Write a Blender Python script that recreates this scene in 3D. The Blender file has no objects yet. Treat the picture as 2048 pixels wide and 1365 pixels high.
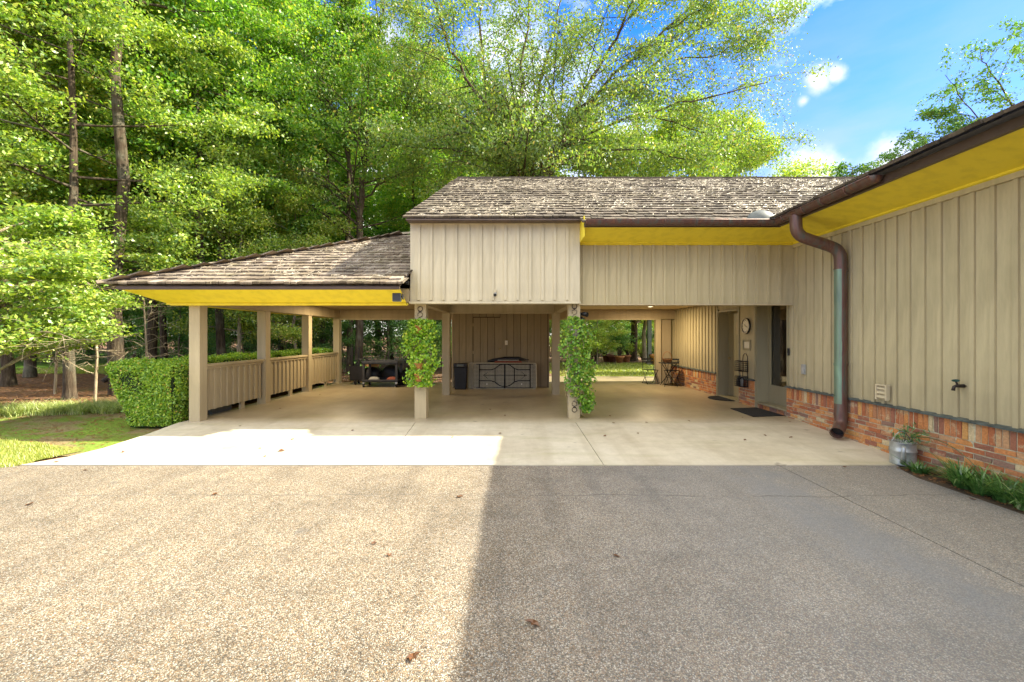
import bpy, math, random
import numpy as np
from mathutils import Vector, Matrix, Euler

# ------------------------------------------------------------------ camera, sky, sun, exposure
sc = bpy.context.scene
COL = sc.collection
F = 860.0; VPX = 1030.0; VPY = 671.0; CAMZ = 1.58
cam_d = bpy.data.cameras.new("camera"); cam = bpy.data.objects.new("camera", cam_d); COL.objects.link(cam)
cam_d.sensor_width = 36.0; cam_d.lens = F / 2048 * 36
cam_d.shift_x = -(VPX - 1024) / 2048; cam_d.shift_y = -(682.5 - VPY) / 2048
cam_d.clip_start = 0.05; cam_d.clip_end = 3000
cam.location = (0, 0, CAMZ); cam.rotation_euler = (math.radians(90), 0, 0)
sc.camera = cam
sc.view_settings.view_transform = 'Standard'; sc.view_settings.look = 'None'
sc.view_settings.exposure = 2.42; sc.view_settings.gamma = 1.0; sc.view_settings.use_white_balance = True; sc.view_settings.white_balance_temperature = 6900; sc.view_settings.white_balance_tint = 4; sc.view_settings.use_curve_mapping = False
sc.cycles.max_bounces = 8; sc.cycles.diffuse_bounces = 6; sc.cycles.transmission_bounces = 6
sc.cycles.transparent_max_bounces = 6; sc.cycles.glossy_bounces = 3
sc.cycles.caustics_reflective = False; sc.cycles.caustics_refractive = False
sc.cycles.use_denoising = True

SUN = Vector((1.26, 0.10, 1.0)).normalized()
sun_el = math.asin(SUN.z); sun_az = math.atan2(SUN.x, SUN.y)
sd = bpy.data.lights.new("sun", 'SUN'); sd.energy = 2.75; sd.angle = math.radians(0.6); sd.color = (1.0, 0.93, 0.80)
so = bpy.data.objects.new("sun", sd); COL.objects.link(so)
so.rotation_euler = SUN.to_track_quat('Z', 'Y').to_euler(); so.location = (30, 0, 40)

def P(px, py, Y):
    return Vector(((px - VPX) / F * Y, Y, CAMZ - (py - VPY) / F * Y))

FILL_CLOUD_OFF = (4.4, 4.4, 0.3)
w = bpy.data.worlds.new("World"); sc.world = w; w.use_nodes = True
nt = w.node_tree; N = nt.nodes; L = nt.links
bg = N["Background"]; bg.inputs[1].default_value = 0.15
sky = N.new("ShaderNodeTexSky"); sky.sky_type = 'NISHITA'; sky.sun_disc = False
sky.sun_elevation = sun_el; sky.sun_rotation = sun_az
sky.altitude = 0; sky.air_density = 1.0; sky.dust_density = 0.15; sky.ozone_density = 3.5
tc = N.new("ShaderNodeTexCoord")
def wmath(op, a, b=None, c=None):
    n = N.new("ShaderNodeMath"); n.operation = op
    for i, v in enumerate((a, b, c)):
        if v is None: continue
        if isinstance(v, (int, float)): n.inputs[i].default_value = v
        else: L.new(v, n.inputs[i])
    return n.outputs[0]
nz = N.new("ShaderNodeTexNoise"); nz.inputs["Scale"].default_value = 9; nz.inputs["Detail"].default_value = 9; nz.inputs["Roughness"].default_value = 0.6
L.new(tc.outputs["Generated"], nz.inputs["Vector"])
nz2 = N.new("ShaderNodeTexNoise"); nz2.inputs["Scale"].default_value = 3.0; nz2.inputs["Detail"].default_value = 8; nz2.inputs["Roughness"].default_value = 0.55
mp = N.new("ShaderNodeMapping"); mp.inputs["Scale"].default_value = (1, 1, 3.2); L.new(tc.outputs["Generated"], mp.inputs["Vector"]); L.new(mp.outputs[0], nz2.inputs["Vector"])
# small cumulus puffs, each a direction in the sky with a ragged edge
acc = None
for dx, dz, rad in ((.705, .588, .030), (.745, .605, .020), (.672, .545, .014), (.715, .375, .062), (.655, .36, .060), (.885, .40, .06), (.82, .365, .05), (-.3, .62, .11), (.02, .50, .10), (-.75, .45, .12)):
    v = Vector((dx, 1, dz)).normalized()
    vm = N.new("ShaderNodeVectorMath"); vm.operation = 'DISTANCE'; L.new(tc.outputs["Generated"], vm.inputs[0]); vm.inputs[1].default_value = v
    d = wmath('SUBTRACT', 1.0, wmath('DIVIDE', vm.outputs["Value"], rad))
    acc = d if acc is None else wmath('MAXIMUM', acc, d)
puff = wmath('ADD', acc, wmath('MULTIPLY', wmath('SUBTRACT', nz.outputs[0], 0.5), 2.6))
mr = N.new("ShaderNodeMapRange"); mr.inputs[1].default_value = -0.1; mr.inputs[2].default_value = 1.0; mr.interpolation_type = 'SMOOTHSTEP'; L.new(puff, mr.inputs[0])
sep = N.new("ShaderNodeSeparateXYZ"); L.new(tc.outputs["Generated"], sep.inputs[0])
low = N.new("ShaderNodeMapRange"); low.inputs[1].default_value = 0.66; low.inputs[2].default_value = 0.15; low.inputs[3].default_value = 0; low.inputs[4].default_value = 0.9; L.new(sep.outputs[2], low.inputs[0])
veil = N.new("ShaderNodeMapRange"); veil.inputs[1].default_value = 0.25; veil.inputs[2].default_value = 0.65; veil.inputs[4].default_value = 1.0; L.new(nz2.outputs[0], veil.inputs[0])
nz3 = N.new("ShaderNodeTexNoise"); nz3.inputs["Scale"].default_value = 1.05; nz3.inputs["Detail"].default_value = 9; nz3.inputs["Roughness"].default_value = 0.58
mp3 = N.new("ShaderNodeMapping"); mp3.inputs["Scale"].default_value = (1, 1, 1.6); mp3.inputs["Location"].default_value = FILL_CLOUD_OFF; L.new(tc.outputs["Generated"], mp3.inputs["Vector"]); L.new(mp3.outputs[0], nz3.inputs["Vector"])
fill_clouds = N.new("ShaderNodeMapRange"); fill_clouds.inputs[1].default_value = 0.46; fill_clouds.inputs[2].default_value = 0.56; L.new(nz3.outputs[0], fill_clouds.inputs[0])  # bright cloud cover added to fill the shade, mostly out of view
hs = N.new("ShaderNodeHueSaturation"); hs.inputs["Saturation"].default_value = 1.32; hs.inputs["Value"].default_value = 0.60
tint = N.new("ShaderNodeMixRGB"); tint.blend_type = 'MULTIPLY'; tint.inputs[0].default_value = 1; L.new(sky.outputs[0], tint.inputs[1]); tint.inputs[2].default_value = (.95, .82, 1.10, 1); L.new(tint.outputs[0], hs.inputs["Color"])
def over(fac, under, col):
    m_ = N.new("ShaderNodeMixRGB"); L.new(fac, m_.inputs[0]); L.new(under, m_.inputs[1]); m_.inputs[2].default_value = (*col, 1); return m_
mv = over(wmath('MULTIPLY', veil.outputs[0], low.outputs[0]), hs.outputs[0], (.95, 1.1, 1.35))
mp_ = over(mr.outputs[0], mv.outputs[0], (1.7, 1.7, 1.75))
mx = over(fill_clouds.outputs[0], mp_.outputs[0], (3.9, 3.8, 3.65))
L.new(mx.outputs[0], bg.inputs[0])

# ------------------------------------------------------------------ node material helpers
def mat(name):
    m = bpy.data.materials.new(name); m.use_nodes = True
    return m, m.node_tree.nodes, m.node_tree.links, m.node_tree.nodes["Principled BSDF"]
def node(nt_, typ, **kw):
    n = nt_.new(typ)
    for k, v in kw.items():
        setattr(n, k, v)
    return n
def noise(Nn, Ll, scale, detail=6, rough=.6, vec=None, stretch=None, src='Object'):
    t = Nn.new("ShaderNodeTexCoord"); n = Nn.new("ShaderNodeTexNoise")
    n.inputs["Scale"].default_value = scale; n.inputs["Detail"].default_value = detail; n.inputs["Roughness"].default_value = rough
    v = t.outputs[src]
    if src == 'Geo':
        pass
    if stretch:
        m = Nn.new("ShaderNodeMapping"); m.inputs["Scale"].default_value = stretch; Ll.new(v, m.inputs[0]); v = m.outputs[0]
    Ll.new(v, n.inputs["Vector"])
    return n.outputs[0]
def ramp(Nn, Ll, fac, stops, interp='LINEAR'):
    r = Nn.new("ShaderNodeValToRGB"); r.color_ramp.interpolation = interp
    e = r.color_ramp.elements
    while len(e) < len(stops): e.new(0.5)
    for i, (p, c) in enumerate(stops):
        e[i].position = p; e[i].color = (c[0], c[1], c[2], 1)
    Ll.new(fac, r.inputs[0]); return r.outputs[0]
def mixc(Nn, Ll, fac, a, b, typ='MIX'):
    m = Nn.new("ShaderNodeMixRGB"); m.blend_type = typ
    for i, v in enumerate((fac, a, b)):
        if isinstance(v, (int, float)): m.inputs[i].default_value = v
        elif isinstance(v, tuple): m.inputs[i].default_value = (v[0], v[1], v[2], 1)
        else: Ll.new(v, m.inputs[i])
    return m.outputs[0]
def mth(Nn, Ll, op, a, b=0.0):
    n = Nn.new("ShaderNodeMath"); n.operation = op
    for i, v in enumerate((a, b)):
        if isinstance(v, (int, float)): n.inputs[i].default_value = v
        else: Ll.new(v, n.inputs[i])
    return n.outputs[0]
def bump(Nn, Ll, bs, h, strength=.3, dist=.01):
    b = Nn.new("ShaderNodeBump"); b.inputs["Strength"].default_value = strength; b.inputs["Distance"].default_value = dist
    Ll.new(h, b.inputs["Height"]); Ll.new(b.outputs[0], bs.inputs["Normal"])
def objrand(Nn, Ll):
    o = Nn.new("ShaderNodeObjectInfo"); a = Nn.new("ShaderNodeAttribute"); a.attribute_name = "rnd"
    return mth(Nn, Ll, 'FRACT', mth(Nn, Ll, 'ADD', o.outputs["Random"], mth(Nn, Ll, 'MULTIPLY', a.outputs["Fac"], 1.0)))

def m_paint(name, col, rough=.6, var=.10, streak=True, orand=.06, spots=0):
    m, Nn, Ll, bs = mat(name)
    a = noise(Nn, Ll, 3.0, 7, .65, stretch=(1.5, 1.5, .35) if streak else None)
    b = noise(Nn, Ll, 38, 4, .6, stretch=(1, 1, .12) if streak else None)
    r = objrand(Nn, Ll)
    lo = tuple(c * (1 - var * 1.6) for c in col); hi = tuple(min(1, c * (1 + var)) for c in col)
    c = ramp(Nn, Ll, a, [(.3, lo), (.55, col), (.75, hi)])
    c = mixc(Nn, Ll, .25, c, ramp(Nn, Ll, b, [(.35, lo), (.65, hi)]))
    c = mixc(Nn, Ll, mth(Nn, Ll, 'MULTIPLY', r, orand * 4), c, tuple(x * .72 for x in col))
    g_ = Nn.new("ShaderNodeNewGeometry"); sx = Nn.new("ShaderNodeSeparateXYZ"); Ll.new(g_.outputs["Position"], sx.inputs[0]); dn = Nn.new("ShaderNodeTexNoise"); dn.inputs["Scale"].default_value = 5; dn.inputs["Detail"].default_value = 6; Ll.new(g_.outputs["Position"], dn.inputs["Vector"])
    if streak:
        dm = Nn.new("ShaderNodeMapRange"); dm.inputs[1].default_value = 1.0; dm.inputs[2].default_value = .35; dm.inputs[3].default_value = 0; dm.inputs[4].default_value = 1; Ll.new(mth(Nn, Ll, 'ADD', sx.outputs[2], mth(Nn, Ll, 'MULTIPLY', dn.outputs[0], -.5)), dm.inputs[0])
        c = mixc(Nn, Ll, mth(Nn, Ll, 'MULTIPLY', dm.outputs[0], .28), c, (.25, .20, .13))
    dw = Nn.new("ShaderNodeTexNoise"); dw.inputs["Scale"].default_value = 1; dw.inputs["Detail"].default_value = 6; mpw = Nn.new("ShaderNodeMapping"); mpw.inputs["Scale"].default_value = (7, 7, .8); Ll.new(g_.outputs["Position"], mpw.inputs[0]); Ll.new(mpw.outputs[0], dw.inputs["Vector"])
    c = mixc(Nn, Ll, .5, c, ramp(Nn, Ll, dw.outputs[0], [(.36, (.80, .79, .77)), (.55, (1, 1, 1))]), 'MULTIPLY')
    Ll.new(c, bs.inputs["Base Color"]); bs.inputs["Roughness"].default_value = rough
    bs.inputs["Specular IOR Level"].default_value = .3
    bump(Nn, Ll, bs, b, .25, .004)
    return m
def m_simple(name, col, rough=.5, metal=0.0, var=.15, scale=8, spec=.4, bmp=.15):
    m, Nn, Ll, bs = mat(name)
    a = noise(Nn, Ll, scale, 6, .65)
    c = ramp(Nn, Ll, a, [(.3, tuple(x * (1 - var) for x in col)), (.7, tuple(min(1, x * (1 + var)) for x in col))])
    Ll.new(c, bs.inputs["Base Color"]); bs.inputs["Roughness"].default_value = rough; bs.inputs["Metallic"].default_value = metal
    bs.inputs["Specular IOR Level"].default_value = spec
    if bmp: bump(Nn, Ll, bs, a, bmp, .004)
    return m
def m_leaf(name, stops, trans=.45, hue=.03, gloss=.06):
    m = bpy.data.materials.new(name); m.use_nodes = True
    Nn = m.node_tree.nodes; Ll = m.node_tree.links; Nn.remove(Nn["Principled BSDF"]); out = Nn["Material Output"]
    a = Nn.new("ShaderNodeAttribute"); a.attribute_name = "rnd"; o = Nn.new("ShaderNodeObjectInfo")
    f = mth(Nn, Ll, 'ADD', a.outputs["Fac"], mth(Nn, Ll, 'MULTIPLY', mth(Nn, Ll, 'SUBTRACT', o.outputs["Random"], .5), .22))
    c = ramp(Nn, Ll, f, stops)
    d = Nn.new("ShaderNodeBsdfDiffuse"); t = Nn.new("ShaderNodeBsdfTranslucent"); g = Nn.new("ShaderNodeBsdfGlossy"); g.inputs["Roughness"].default_value = .42
    Ll.new(c, d.inputs[0])
    Ll.new(mixc(Nn, Ll, 1.0, c, (1.3, 1.4, .5), 'MULTIPLY'), t.inputs[0])
    m1 = Nn.new("ShaderNodeMixShader"); m1.inputs[0].default_value = trans; Ll.new(d.outputs[0], m1.inputs[1]); Ll.new(t.outputs[0], m1.inputs[2])
    m2 = Nn.new("ShaderNodeMixShader"); m2.inputs[0].default_value = gloss; Ll.new(m1.outputs[0], m2.inputs[1]); Ll.new(g.outputs[0], m2.inputs[2])
    Ll.new(m2.outputs[0], out.inputs[0])
    return m

M = {}
M['siding'] = m_paint('khaki_siding_paint', (.53, .455, .275), .62, .12, orand=.04)
M['siding_skylit'] = m_paint('skylit_siding_paint', (.62, .55, .39), .62, .12, orand=.04)  # same paint as the khaki siding, with the loft's extra skylight put into the colour
M['post'] = m_paint('post_paint', (.53, .44, .28), .6, .09)
M['trim'] = m_paint('beam_paint', (.43, .345, .215), .6, .08)
M['shed'] = m_paint('shed_board_paint', (.33, .26, .155), .7, .13, orand=.12)
M['ceiling'] = m_paint('ceiling_paint', (.55, .43, .25), .7, .05, streak=False)
M['door'] = m_paint('door_paint', (.35, .31, .185), .5, .06)
M['yellow'] = m_paint('yellow_soffit_paint', (.90, .73, .06), .55, .02, streak=False, orand=.02)
M['fascia'] = m_simple('brown_fascia_metal', (.10, .068, .05), .45, .2, .25, 4)
M['ledge'] = m_simple('weathered_lead_flashing', (.10, .12, .115), .5, .3, .5, 9)
M['black'] = m_simple('black_plastic', (.012, .012, .014), .45, 0, .3, 6)
M['cart'] = m_simple('dark_grey_plastic', (.035, .036, .04), .45, 0, .25, 9)
M['iron'] = m_simple('black_wrought_iron', (.015, .015, .016), .5, .3, .3, 20)
M['mat'] = m_simple('black_doormat_fibre', (.012, .012, .013), .95, 0, .4, 160, bmp=.9)
M['white'] = m_simple('ivory_plastic', (.72, .66, .50), .4, 0, .06, 8)
M['cream'] = m_simple('cream_plastic', (.55, .47, .31), .5, 0, .05, 8)
M['tabletop'] = m_simple('beige_moulded_plastic', (.46, .40, .27), .55, 0, .1, 8)
M['galv'] = m_simple('galvanised_steel', (.42, .44, .43), .42, .55, .30, 12)
M['terra'] = m_simple('terracotta_clay', (.50, .22, .09), .8, 0, .3, 9)
M['terra_dark'] = m_simple('old_terracotta_clay', (.27, .10, .055), .8, 0, .3, 9)
M['cardboard'] = m_simple('brown_cardboard', (.42, .25, .11), .8, 0, .12, 9)
M['wicker'] = m_simple('brown_wicker', (.25, .12, .045), .7, 0, .4, 60, bmp=.8)
M['red'] = m_simple('faded_red_fabric', (.28, .08, .05), .9, 0, .25, 20)
M['grey'] = m_simple('grey_fabric', (.35, .34, .31), .8, 0, .2, 20)
M['brass'] = m_simple('aged_brass', (.45, .34, .16), .35, .9, .2, 20)
M['acgrey'] = m_simple('grey_painted_metal', (.13, .14, .13), .5, .2, .15, 20)
M['bluegreen'] = m_simple('green_painted_metal', (.02, .07, .06), .4, .4, .3, 20)
M['hook'] = m_simple('rusted_iron_scroll', (.05, .04, .035), .6, .4, .4, 30)
M['fence'] = m_simple('weathered_fence_wood', (.34, .26, .18), .8, 0, .25, 8)
M['mortar'] = m_simple('grey_green_mortar', (.46, .43, .30), .95, 0, .35, 14, bmp=.6)
M['soil'] = m_simple('dark_garden_soil', (.075, .05, .03), .95, 0, .55, 22, bmp=1.0)

m, Nn, Ll, bs = mat('reclaimed_brick')
r = objrand(Nn, Ll)
c = ramp(Nn, Ll, r, [(0, (.46, .15, .06)), (.14, (.62, .25, .085)), (.26, (.36, .14, .08)), (.38, (.58, .32, .16)), (.5, (.63, .27, .085)), (.6, (.30, .17, .12)), (.70, (.52, .21, .09)), (.78, (.66, .52, .30)), (.86, (.66, .34, .11)), (.93, (.46, .21, .10)), (1, (.36, .14, .065))], 'CONSTANT')
n1 = noise(Nn, Ll, 26, 6, .7); n2 = noise(Nn, Ll, 9, 5, .6, src='Object'); n3 = noise(Nn, Ll, 4.2, 6, .7)
tcg = Nn.new("ShaderNodeNewGeometry"); nw = Nn.new("ShaderNodeTexNoise"); nw.inputs["Scale"].default_value = 6.5; nw.inputs["Detail"].default_value = 7; nw.inputs["Roughness"].default_value = .7; Ll.new(tcg.outputs["Position"], nw.inputs["Vector"])
nw2 = Nn.new("ShaderNodeTexNoise"); nw2.inputs["Scale"].default_value = 48; nw2.inputs["Detail"].default_value = 5; Ll.new(tcg.outputs["Position"], nw2.inputs["Vector"])
c = mixc(Nn, Ll, .55, c, ramp(Nn, Ll, nw2.outputs[0], [(.3, (.35, .35, .35)), (.7, (1.0, 1.0, 1.0))]), 'MULTIPLY')
wash = ramp(Nn, Ll, nw.outputs[0], [(.565, (0, 0, 0)), (.65, (1, 1, 1))])
c = mixc(Nn, Ll, mth(Nn, Ll, 'MULTIPLY', wash, .75), c, (.55, .45, .27))
Ll.new(c, bs.inputs["Base Color"]); bs.inputs["Roughness"].default_value = .85; bump(Nn, Ll, bs, nw2.outputs[0], .7, .006); M['brick'] = m

m, Nn, Ll, bs = mat('weathered_cedar_shake')
r = objrand(Nn, Ll)
c = ramp(Nn, Ll, r, [(0, (.115, .095, .075)), (.3, (.19, .16, .125)), (.5, (.075, .06, .045)), (.7, (.24, .205, .17)), (.85, (.14, .11, .08)), (1, (.06, .047, .035))])
tcg = Nn.new("ShaderNodeNewGeometry")
mpp = Nn.new("ShaderNodeMapping"); mpp.inputs["Scale"].default_value = (60, 6, 6); Ll.new(tcg.outputs["Position"], mpp.inputs[0])
g = Nn.new("ShaderNodeTexNoise"); g.inputs["Scale"].default_value = 1; g.inputs["Detail"].default_value = 5; Ll.new(mpp.outputs[0], g.inputs["Vector"])
c = mixc(Nn, Ll, .8, c, ramp(Nn, Ll, g.outputs[0], [(.3, (.45, .42, .4)), (.7, (1.25, 1.25, 1.25))]), 'MULTIPLY')
g2 = Nn.new("ShaderNodeTexNoise"); g2.inputs["Scale"].default_value = 2.1; g2.inputs["Detail"].default_value = 8; g2.inputs["Roughness"].default_value = .7; Ll.new(tcg.outputs["Position"], g2.inputs["Vector"])
c = mixc(Nn, Ll, ramp(Nn, Ll, g2.outputs[0], [(.5, (0, 0, 0)), (.68, (.7, .7, .7))]), c, (.10, .085, .045))
# the low left roof is newer, paler cedar than the littered main roof
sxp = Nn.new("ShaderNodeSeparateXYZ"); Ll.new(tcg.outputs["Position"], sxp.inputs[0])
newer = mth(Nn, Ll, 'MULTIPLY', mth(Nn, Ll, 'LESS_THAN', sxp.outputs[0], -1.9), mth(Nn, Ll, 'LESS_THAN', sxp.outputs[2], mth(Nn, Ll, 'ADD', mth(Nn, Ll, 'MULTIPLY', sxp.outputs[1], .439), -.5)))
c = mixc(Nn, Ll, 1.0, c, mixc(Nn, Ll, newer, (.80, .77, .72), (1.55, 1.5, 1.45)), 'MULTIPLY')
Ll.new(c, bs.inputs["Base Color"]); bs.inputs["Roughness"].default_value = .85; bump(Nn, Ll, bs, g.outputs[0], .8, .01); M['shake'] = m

m, Nn, Ll, bs = mat('patinated_copper')
t = Nn.new("ShaderNodeTexCoord"); gg = Nn.new("ShaderNodeNewGeometry")
n1 = Nn.new("ShaderNodeTexNoise"); n1.inputs["Scale"].default_value = 5; n1.inputs["Detail"].default_value = 7
mpp = Nn.new("ShaderNodeMapping"); mpp.inputs["Scale"].default_value = (3, 3, .5); Ll.new(gg.outputs["Position"], mpp.inputs[0]); Ll.new(mpp.outputs[0], n1.inputs["Vector"])
sp = Nn.new("ShaderNodeSeparateXYZ"); Ll.new(gg.outputs["Normal"], sp.inputs[0])
sp2 = Nn.new("ShaderNodeSeparateXYZ"); Ll.new(gg.outputs["Position"], sp2.inputs[0])
side = mth(Nn, Ll, 'MULTIPLY', mth(Nn, Ll, 'GREATER_THAN', mth(Nn, Ll, 'ADD', mth(Nn, Ll, 'MULTIPLY', sp.outputs[0], -1.0), mth(Nn, Ll, 'MULTIPLY', n1.outputs[0], .25)), .60), mth(Nn, Ll, 'LESS_THAN', sp2.outputs[2], 2.62))
lowm = mth(Nn, Ll, 'GREATER_THAN', sp2.outputs[2], .50)
side = mth(Nn, Ll, 'MULTIPLY', side, lowm)
c = ramp(Nn, Ll, n1.outputs[0], [(.32, (.10, .105, .09)), (.48, (.15, .085, .065)), (.6, (.12, .06, .05)), (.75, (.26, .12, .06))])
c = mixc(Nn, Ll, mth(Nn, Ll, 'MULTIPLY', side, mth(Nn, Ll, 'MULTIPLY', n1.outputs[0], 1.15)), c, (.20, .36, .25))
Ll.new(c, bs.inputs["Base Color"]); bs.inputs["Metallic"].default_value = .35; bs.inputs["Roughness"].default_value = .42; M['copper'] = m

m, Nn, Ll, bs = mat('broom_finished_concrete')
gg = Nn.new("ShaderNodeNewGeometry")
def gn(Nn, Ll, gg, s, d=6, r=.6, sc3=None):
    n = Nn.new("ShaderNodeTexNoise"); n.inputs["Scale"].default_value = s; n.inputs["Detail"].default_value = d; n.inputs["Roughness"].default_value = r
    v = gg.outputs["Position"]
    if sc3:
        mm = Nn.new("ShaderNodeMapping"); mm.inputs["Scale"].default_value = sc3; Ll.new(v, mm.inputs[0]); v = mm.outputs[0]
    Ll.new(v, n.inputs["Vector"]); return n.outputs[0]
a = gn(Nn, Ll, gg, .9, 8, .62); b = gn(Nn, Ll, gg, 6, 8, .7); d_ = gn(Nn, Ll, gg, 120, 3, .6); s_ = gn(Nn, Ll, gg, 1.2, 6, .6, (.5, 3, 1))
sp = Nn.new("ShaderNodeSeparateXYZ"); Ll.new(gg.outputs["Position"], sp.inputs[0])
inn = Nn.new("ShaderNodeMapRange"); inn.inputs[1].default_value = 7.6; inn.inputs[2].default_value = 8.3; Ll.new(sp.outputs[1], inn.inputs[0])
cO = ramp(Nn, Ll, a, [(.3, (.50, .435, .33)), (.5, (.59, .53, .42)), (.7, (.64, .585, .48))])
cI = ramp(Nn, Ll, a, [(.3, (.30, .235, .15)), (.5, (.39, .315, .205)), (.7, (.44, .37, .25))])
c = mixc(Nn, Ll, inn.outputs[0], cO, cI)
c = mixc(Nn, Ll, ramp(Nn, Ll, s_, [(.52, (0, 0, 0)), (.72, (.4, .4, .4))]), c, (.36, .34, .16))
c = mixc(Nn, Ll, .5, c, ramp(Nn, Ll, b, [(.3, (.72, .70, .66)), (.7, (1.1, 1.1, 1.1))]), 'MULTIPLY')
tk = gn(Nn, Ll, gg, 1.0, 6, .6, (2.6, .22, 1)); c = mixc(Nn, Ll, .38, c, ramp(Nn, Ll, tk, [(.36, (.72, .69, .62)), (.52, (1, 1, 1))]), 'MULTIPLY')
dr = gn(Nn, Ll, gg, 3.1, 2, .5); c = mixc(Nn, Ll, ramp(Nn, Ll, dr, [(.70, (0, 0, 0)), (.75, (.6, .6, .6))]), c, (.15, .12, .09))
c = mixc(Nn, Ll, .25, c, ramp(Nn, Ll, d_, [(.3, (.75, .75, .75)), (.7, (1.15, 1.15, 1.15))]), 'MULTIPLY')
Ll.new(c, bs.inputs["Base Color"]); rr = Nn.new("ShaderNodeMapRange"); rr.inputs[3].default_value = .62; rr.inputs[4].default_value = .36; Ll.new(inn.outputs[0], rr.inputs[0]); Ll.new(rr.outputs[0], bs.inputs["Roughness"])
bump(Nn, Ll, bs, d_, .15, .002); M['concrete'] = m

m, Nn, Ll, bs = mat('exposed_pebble_aggregate')
gg = Nn.new("ShaderNodeNewGeometry")
vo = Nn.new("ShaderNodeTexVoronoi"); vo.inputs["Scale"].default_value = 145; vo.inputs["Randomness"].default_value = 1; Ll.new(gg.outputs["Position"], vo.inputs["Vector"])
vo2 = Nn.new("ShaderNodeTexVoronoi"); vo2.inputs["Scale"].default_value = 48; Ll.new(gg.outputs["Position"], vo2.inputs["Vector"])
sc_ = Nn.new("ShaderNodeSeparateColor"); Ll.new(vo.outputs["Color"], sc_.inputs[0])
sc2 = Nn.new("ShaderNodeSeparateColor"); Ll.new(vo2.outputs["Color"], sc2.inputs[0])
c = ramp(Nn, Ll, sc_.outputs[0], [(0, (.14, .115, .085)), (.14, (.27, .195, .125)), (.3, (.40, .325, .23)), (.48, (.24, .22, .19)), (.58, (.47, .40, .31)), (.75, (.63, .59, .52)), (.88, (.36, .235, .13)), (1, (.76, .74, .70))], 'CONSTANT')
dk = ramp(Nn, Ll, vo.outputs["Distance"], [(.30, (1, 1, 1)), (.75, (.42, .40, .37))])
c = mixc(Nn, Ll, 1.0, c, dk, 'MULTIPLY')
c = mixc(Nn, Ll, .35, c, ramp(Nn, Ll, sc2.outputs[1], [(0, (.55, .52, .48)), (.6, (1, 1, 1)), (1, (1.35, 1.3, 1.22))]), 'MULTIPLY')
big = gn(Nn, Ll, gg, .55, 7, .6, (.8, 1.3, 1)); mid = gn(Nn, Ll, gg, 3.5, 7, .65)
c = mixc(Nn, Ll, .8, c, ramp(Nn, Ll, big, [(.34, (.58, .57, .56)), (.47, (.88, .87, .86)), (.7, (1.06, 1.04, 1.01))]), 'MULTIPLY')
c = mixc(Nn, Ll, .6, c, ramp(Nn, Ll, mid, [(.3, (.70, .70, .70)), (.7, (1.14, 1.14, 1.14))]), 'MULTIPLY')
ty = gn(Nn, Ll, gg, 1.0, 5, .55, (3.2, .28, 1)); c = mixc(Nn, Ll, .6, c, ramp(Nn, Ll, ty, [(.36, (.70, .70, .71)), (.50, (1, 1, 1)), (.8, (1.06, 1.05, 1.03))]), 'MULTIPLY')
sp_ = gn(Nn, Ll, gg, 2.3, 3, .5); c = mixc(Nn, Ll, ramp(Nn, Ll, sp_, [(.69, (0, 0, 0)), (.74, (.55, .55, .55))]), c, (.12, .11, .10))
# worn, bluish old sealer: a band along the joint at x = 3; the house shade on the right is painted in as a cooler grey
sp = Nn.new("ShaderNodeSeparateXYZ"); Ll.new(gg.outputs["Position"], sp.inputs[0])
warp = mth(Nn, Ll, 'MULTIPLY', mth(Nn, Ll, 'SUBTRACT', mid, .5), 1.6)
bx_ = mth(Nn, Ll, 'ABSOLUTE', mth(Nn, Ll, 'SUBTRACT', mth(Nn, Ll, 'ADD', sp.outputs[0], warp), 2.85))
band = Nn.new("ShaderNodeMapRange"); band.inputs[1].default_value = .65; band.inputs[2].default_value = .05; band.inputs[3].default_value = 0; band.inputs[4].default_value = 1; Ll.new(bx_, band.inputs[0])
bandf = mth(Nn, Ll, 'MULTIPLY', band.outputs[0], ramp(Nn, Ll, gn(Nn, Ll, gg, 1.1, 7, .6, (1, .6, 1)), [(.38, (0, 0, 0)), (.56, (1, 1, 1))]))
c = mixc(Nn, Ll, mth(Nn, Ll, 'MULTIPLY', bandf, .6), c, (.13, .135, .15))
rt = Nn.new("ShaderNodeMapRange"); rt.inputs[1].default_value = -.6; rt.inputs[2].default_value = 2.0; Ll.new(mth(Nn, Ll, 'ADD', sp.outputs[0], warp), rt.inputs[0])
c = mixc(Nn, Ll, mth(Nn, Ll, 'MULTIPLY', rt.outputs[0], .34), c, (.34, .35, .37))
# hairline crack wandering across at y = 4.5
ck = mth(Nn, Ll, 'ABSOLUTE', mth(Nn, Ll, 'SUBTRACT', mth(Nn, Ll, 'ADD', sp.outputs[1], mth(Nn, Ll, 'MULTIPLY', gn(Nn, Ll, gg, 1.0, 4, .6), .35)), 4.72))
ckm = Nn.new("ShaderNodeMapRange"); ckm.inputs[1].default_value = .018; ckm.inputs[2].default_value = .004; ckm.inputs[3].default_value = 0; ckm.inputs[4].default_value = .65; Ll.new(ck, ckm.inputs[0])
c = mixc(Nn, Ll, mth(Nn, Ll, 'MULTIPLY', ckm.outputs[0], ramp(Nn, Ll, mid, [(.42, (0, 0, 0)), (.52, (1, 1, 1))])), c, (.09, .08, .07))
Ll.new(c, bs.inputs["Base Color"]); bs.inputs["Roughness"].default_value = .8
hh = ramp(Nn, Ll, vo.outputs["Distance"], [(0, (1, 1, 1)), (.8, (0, 0, 0))]); bump(Nn, Ll, bs, hh, .9, .006); M['aggregate'] = m

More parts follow.
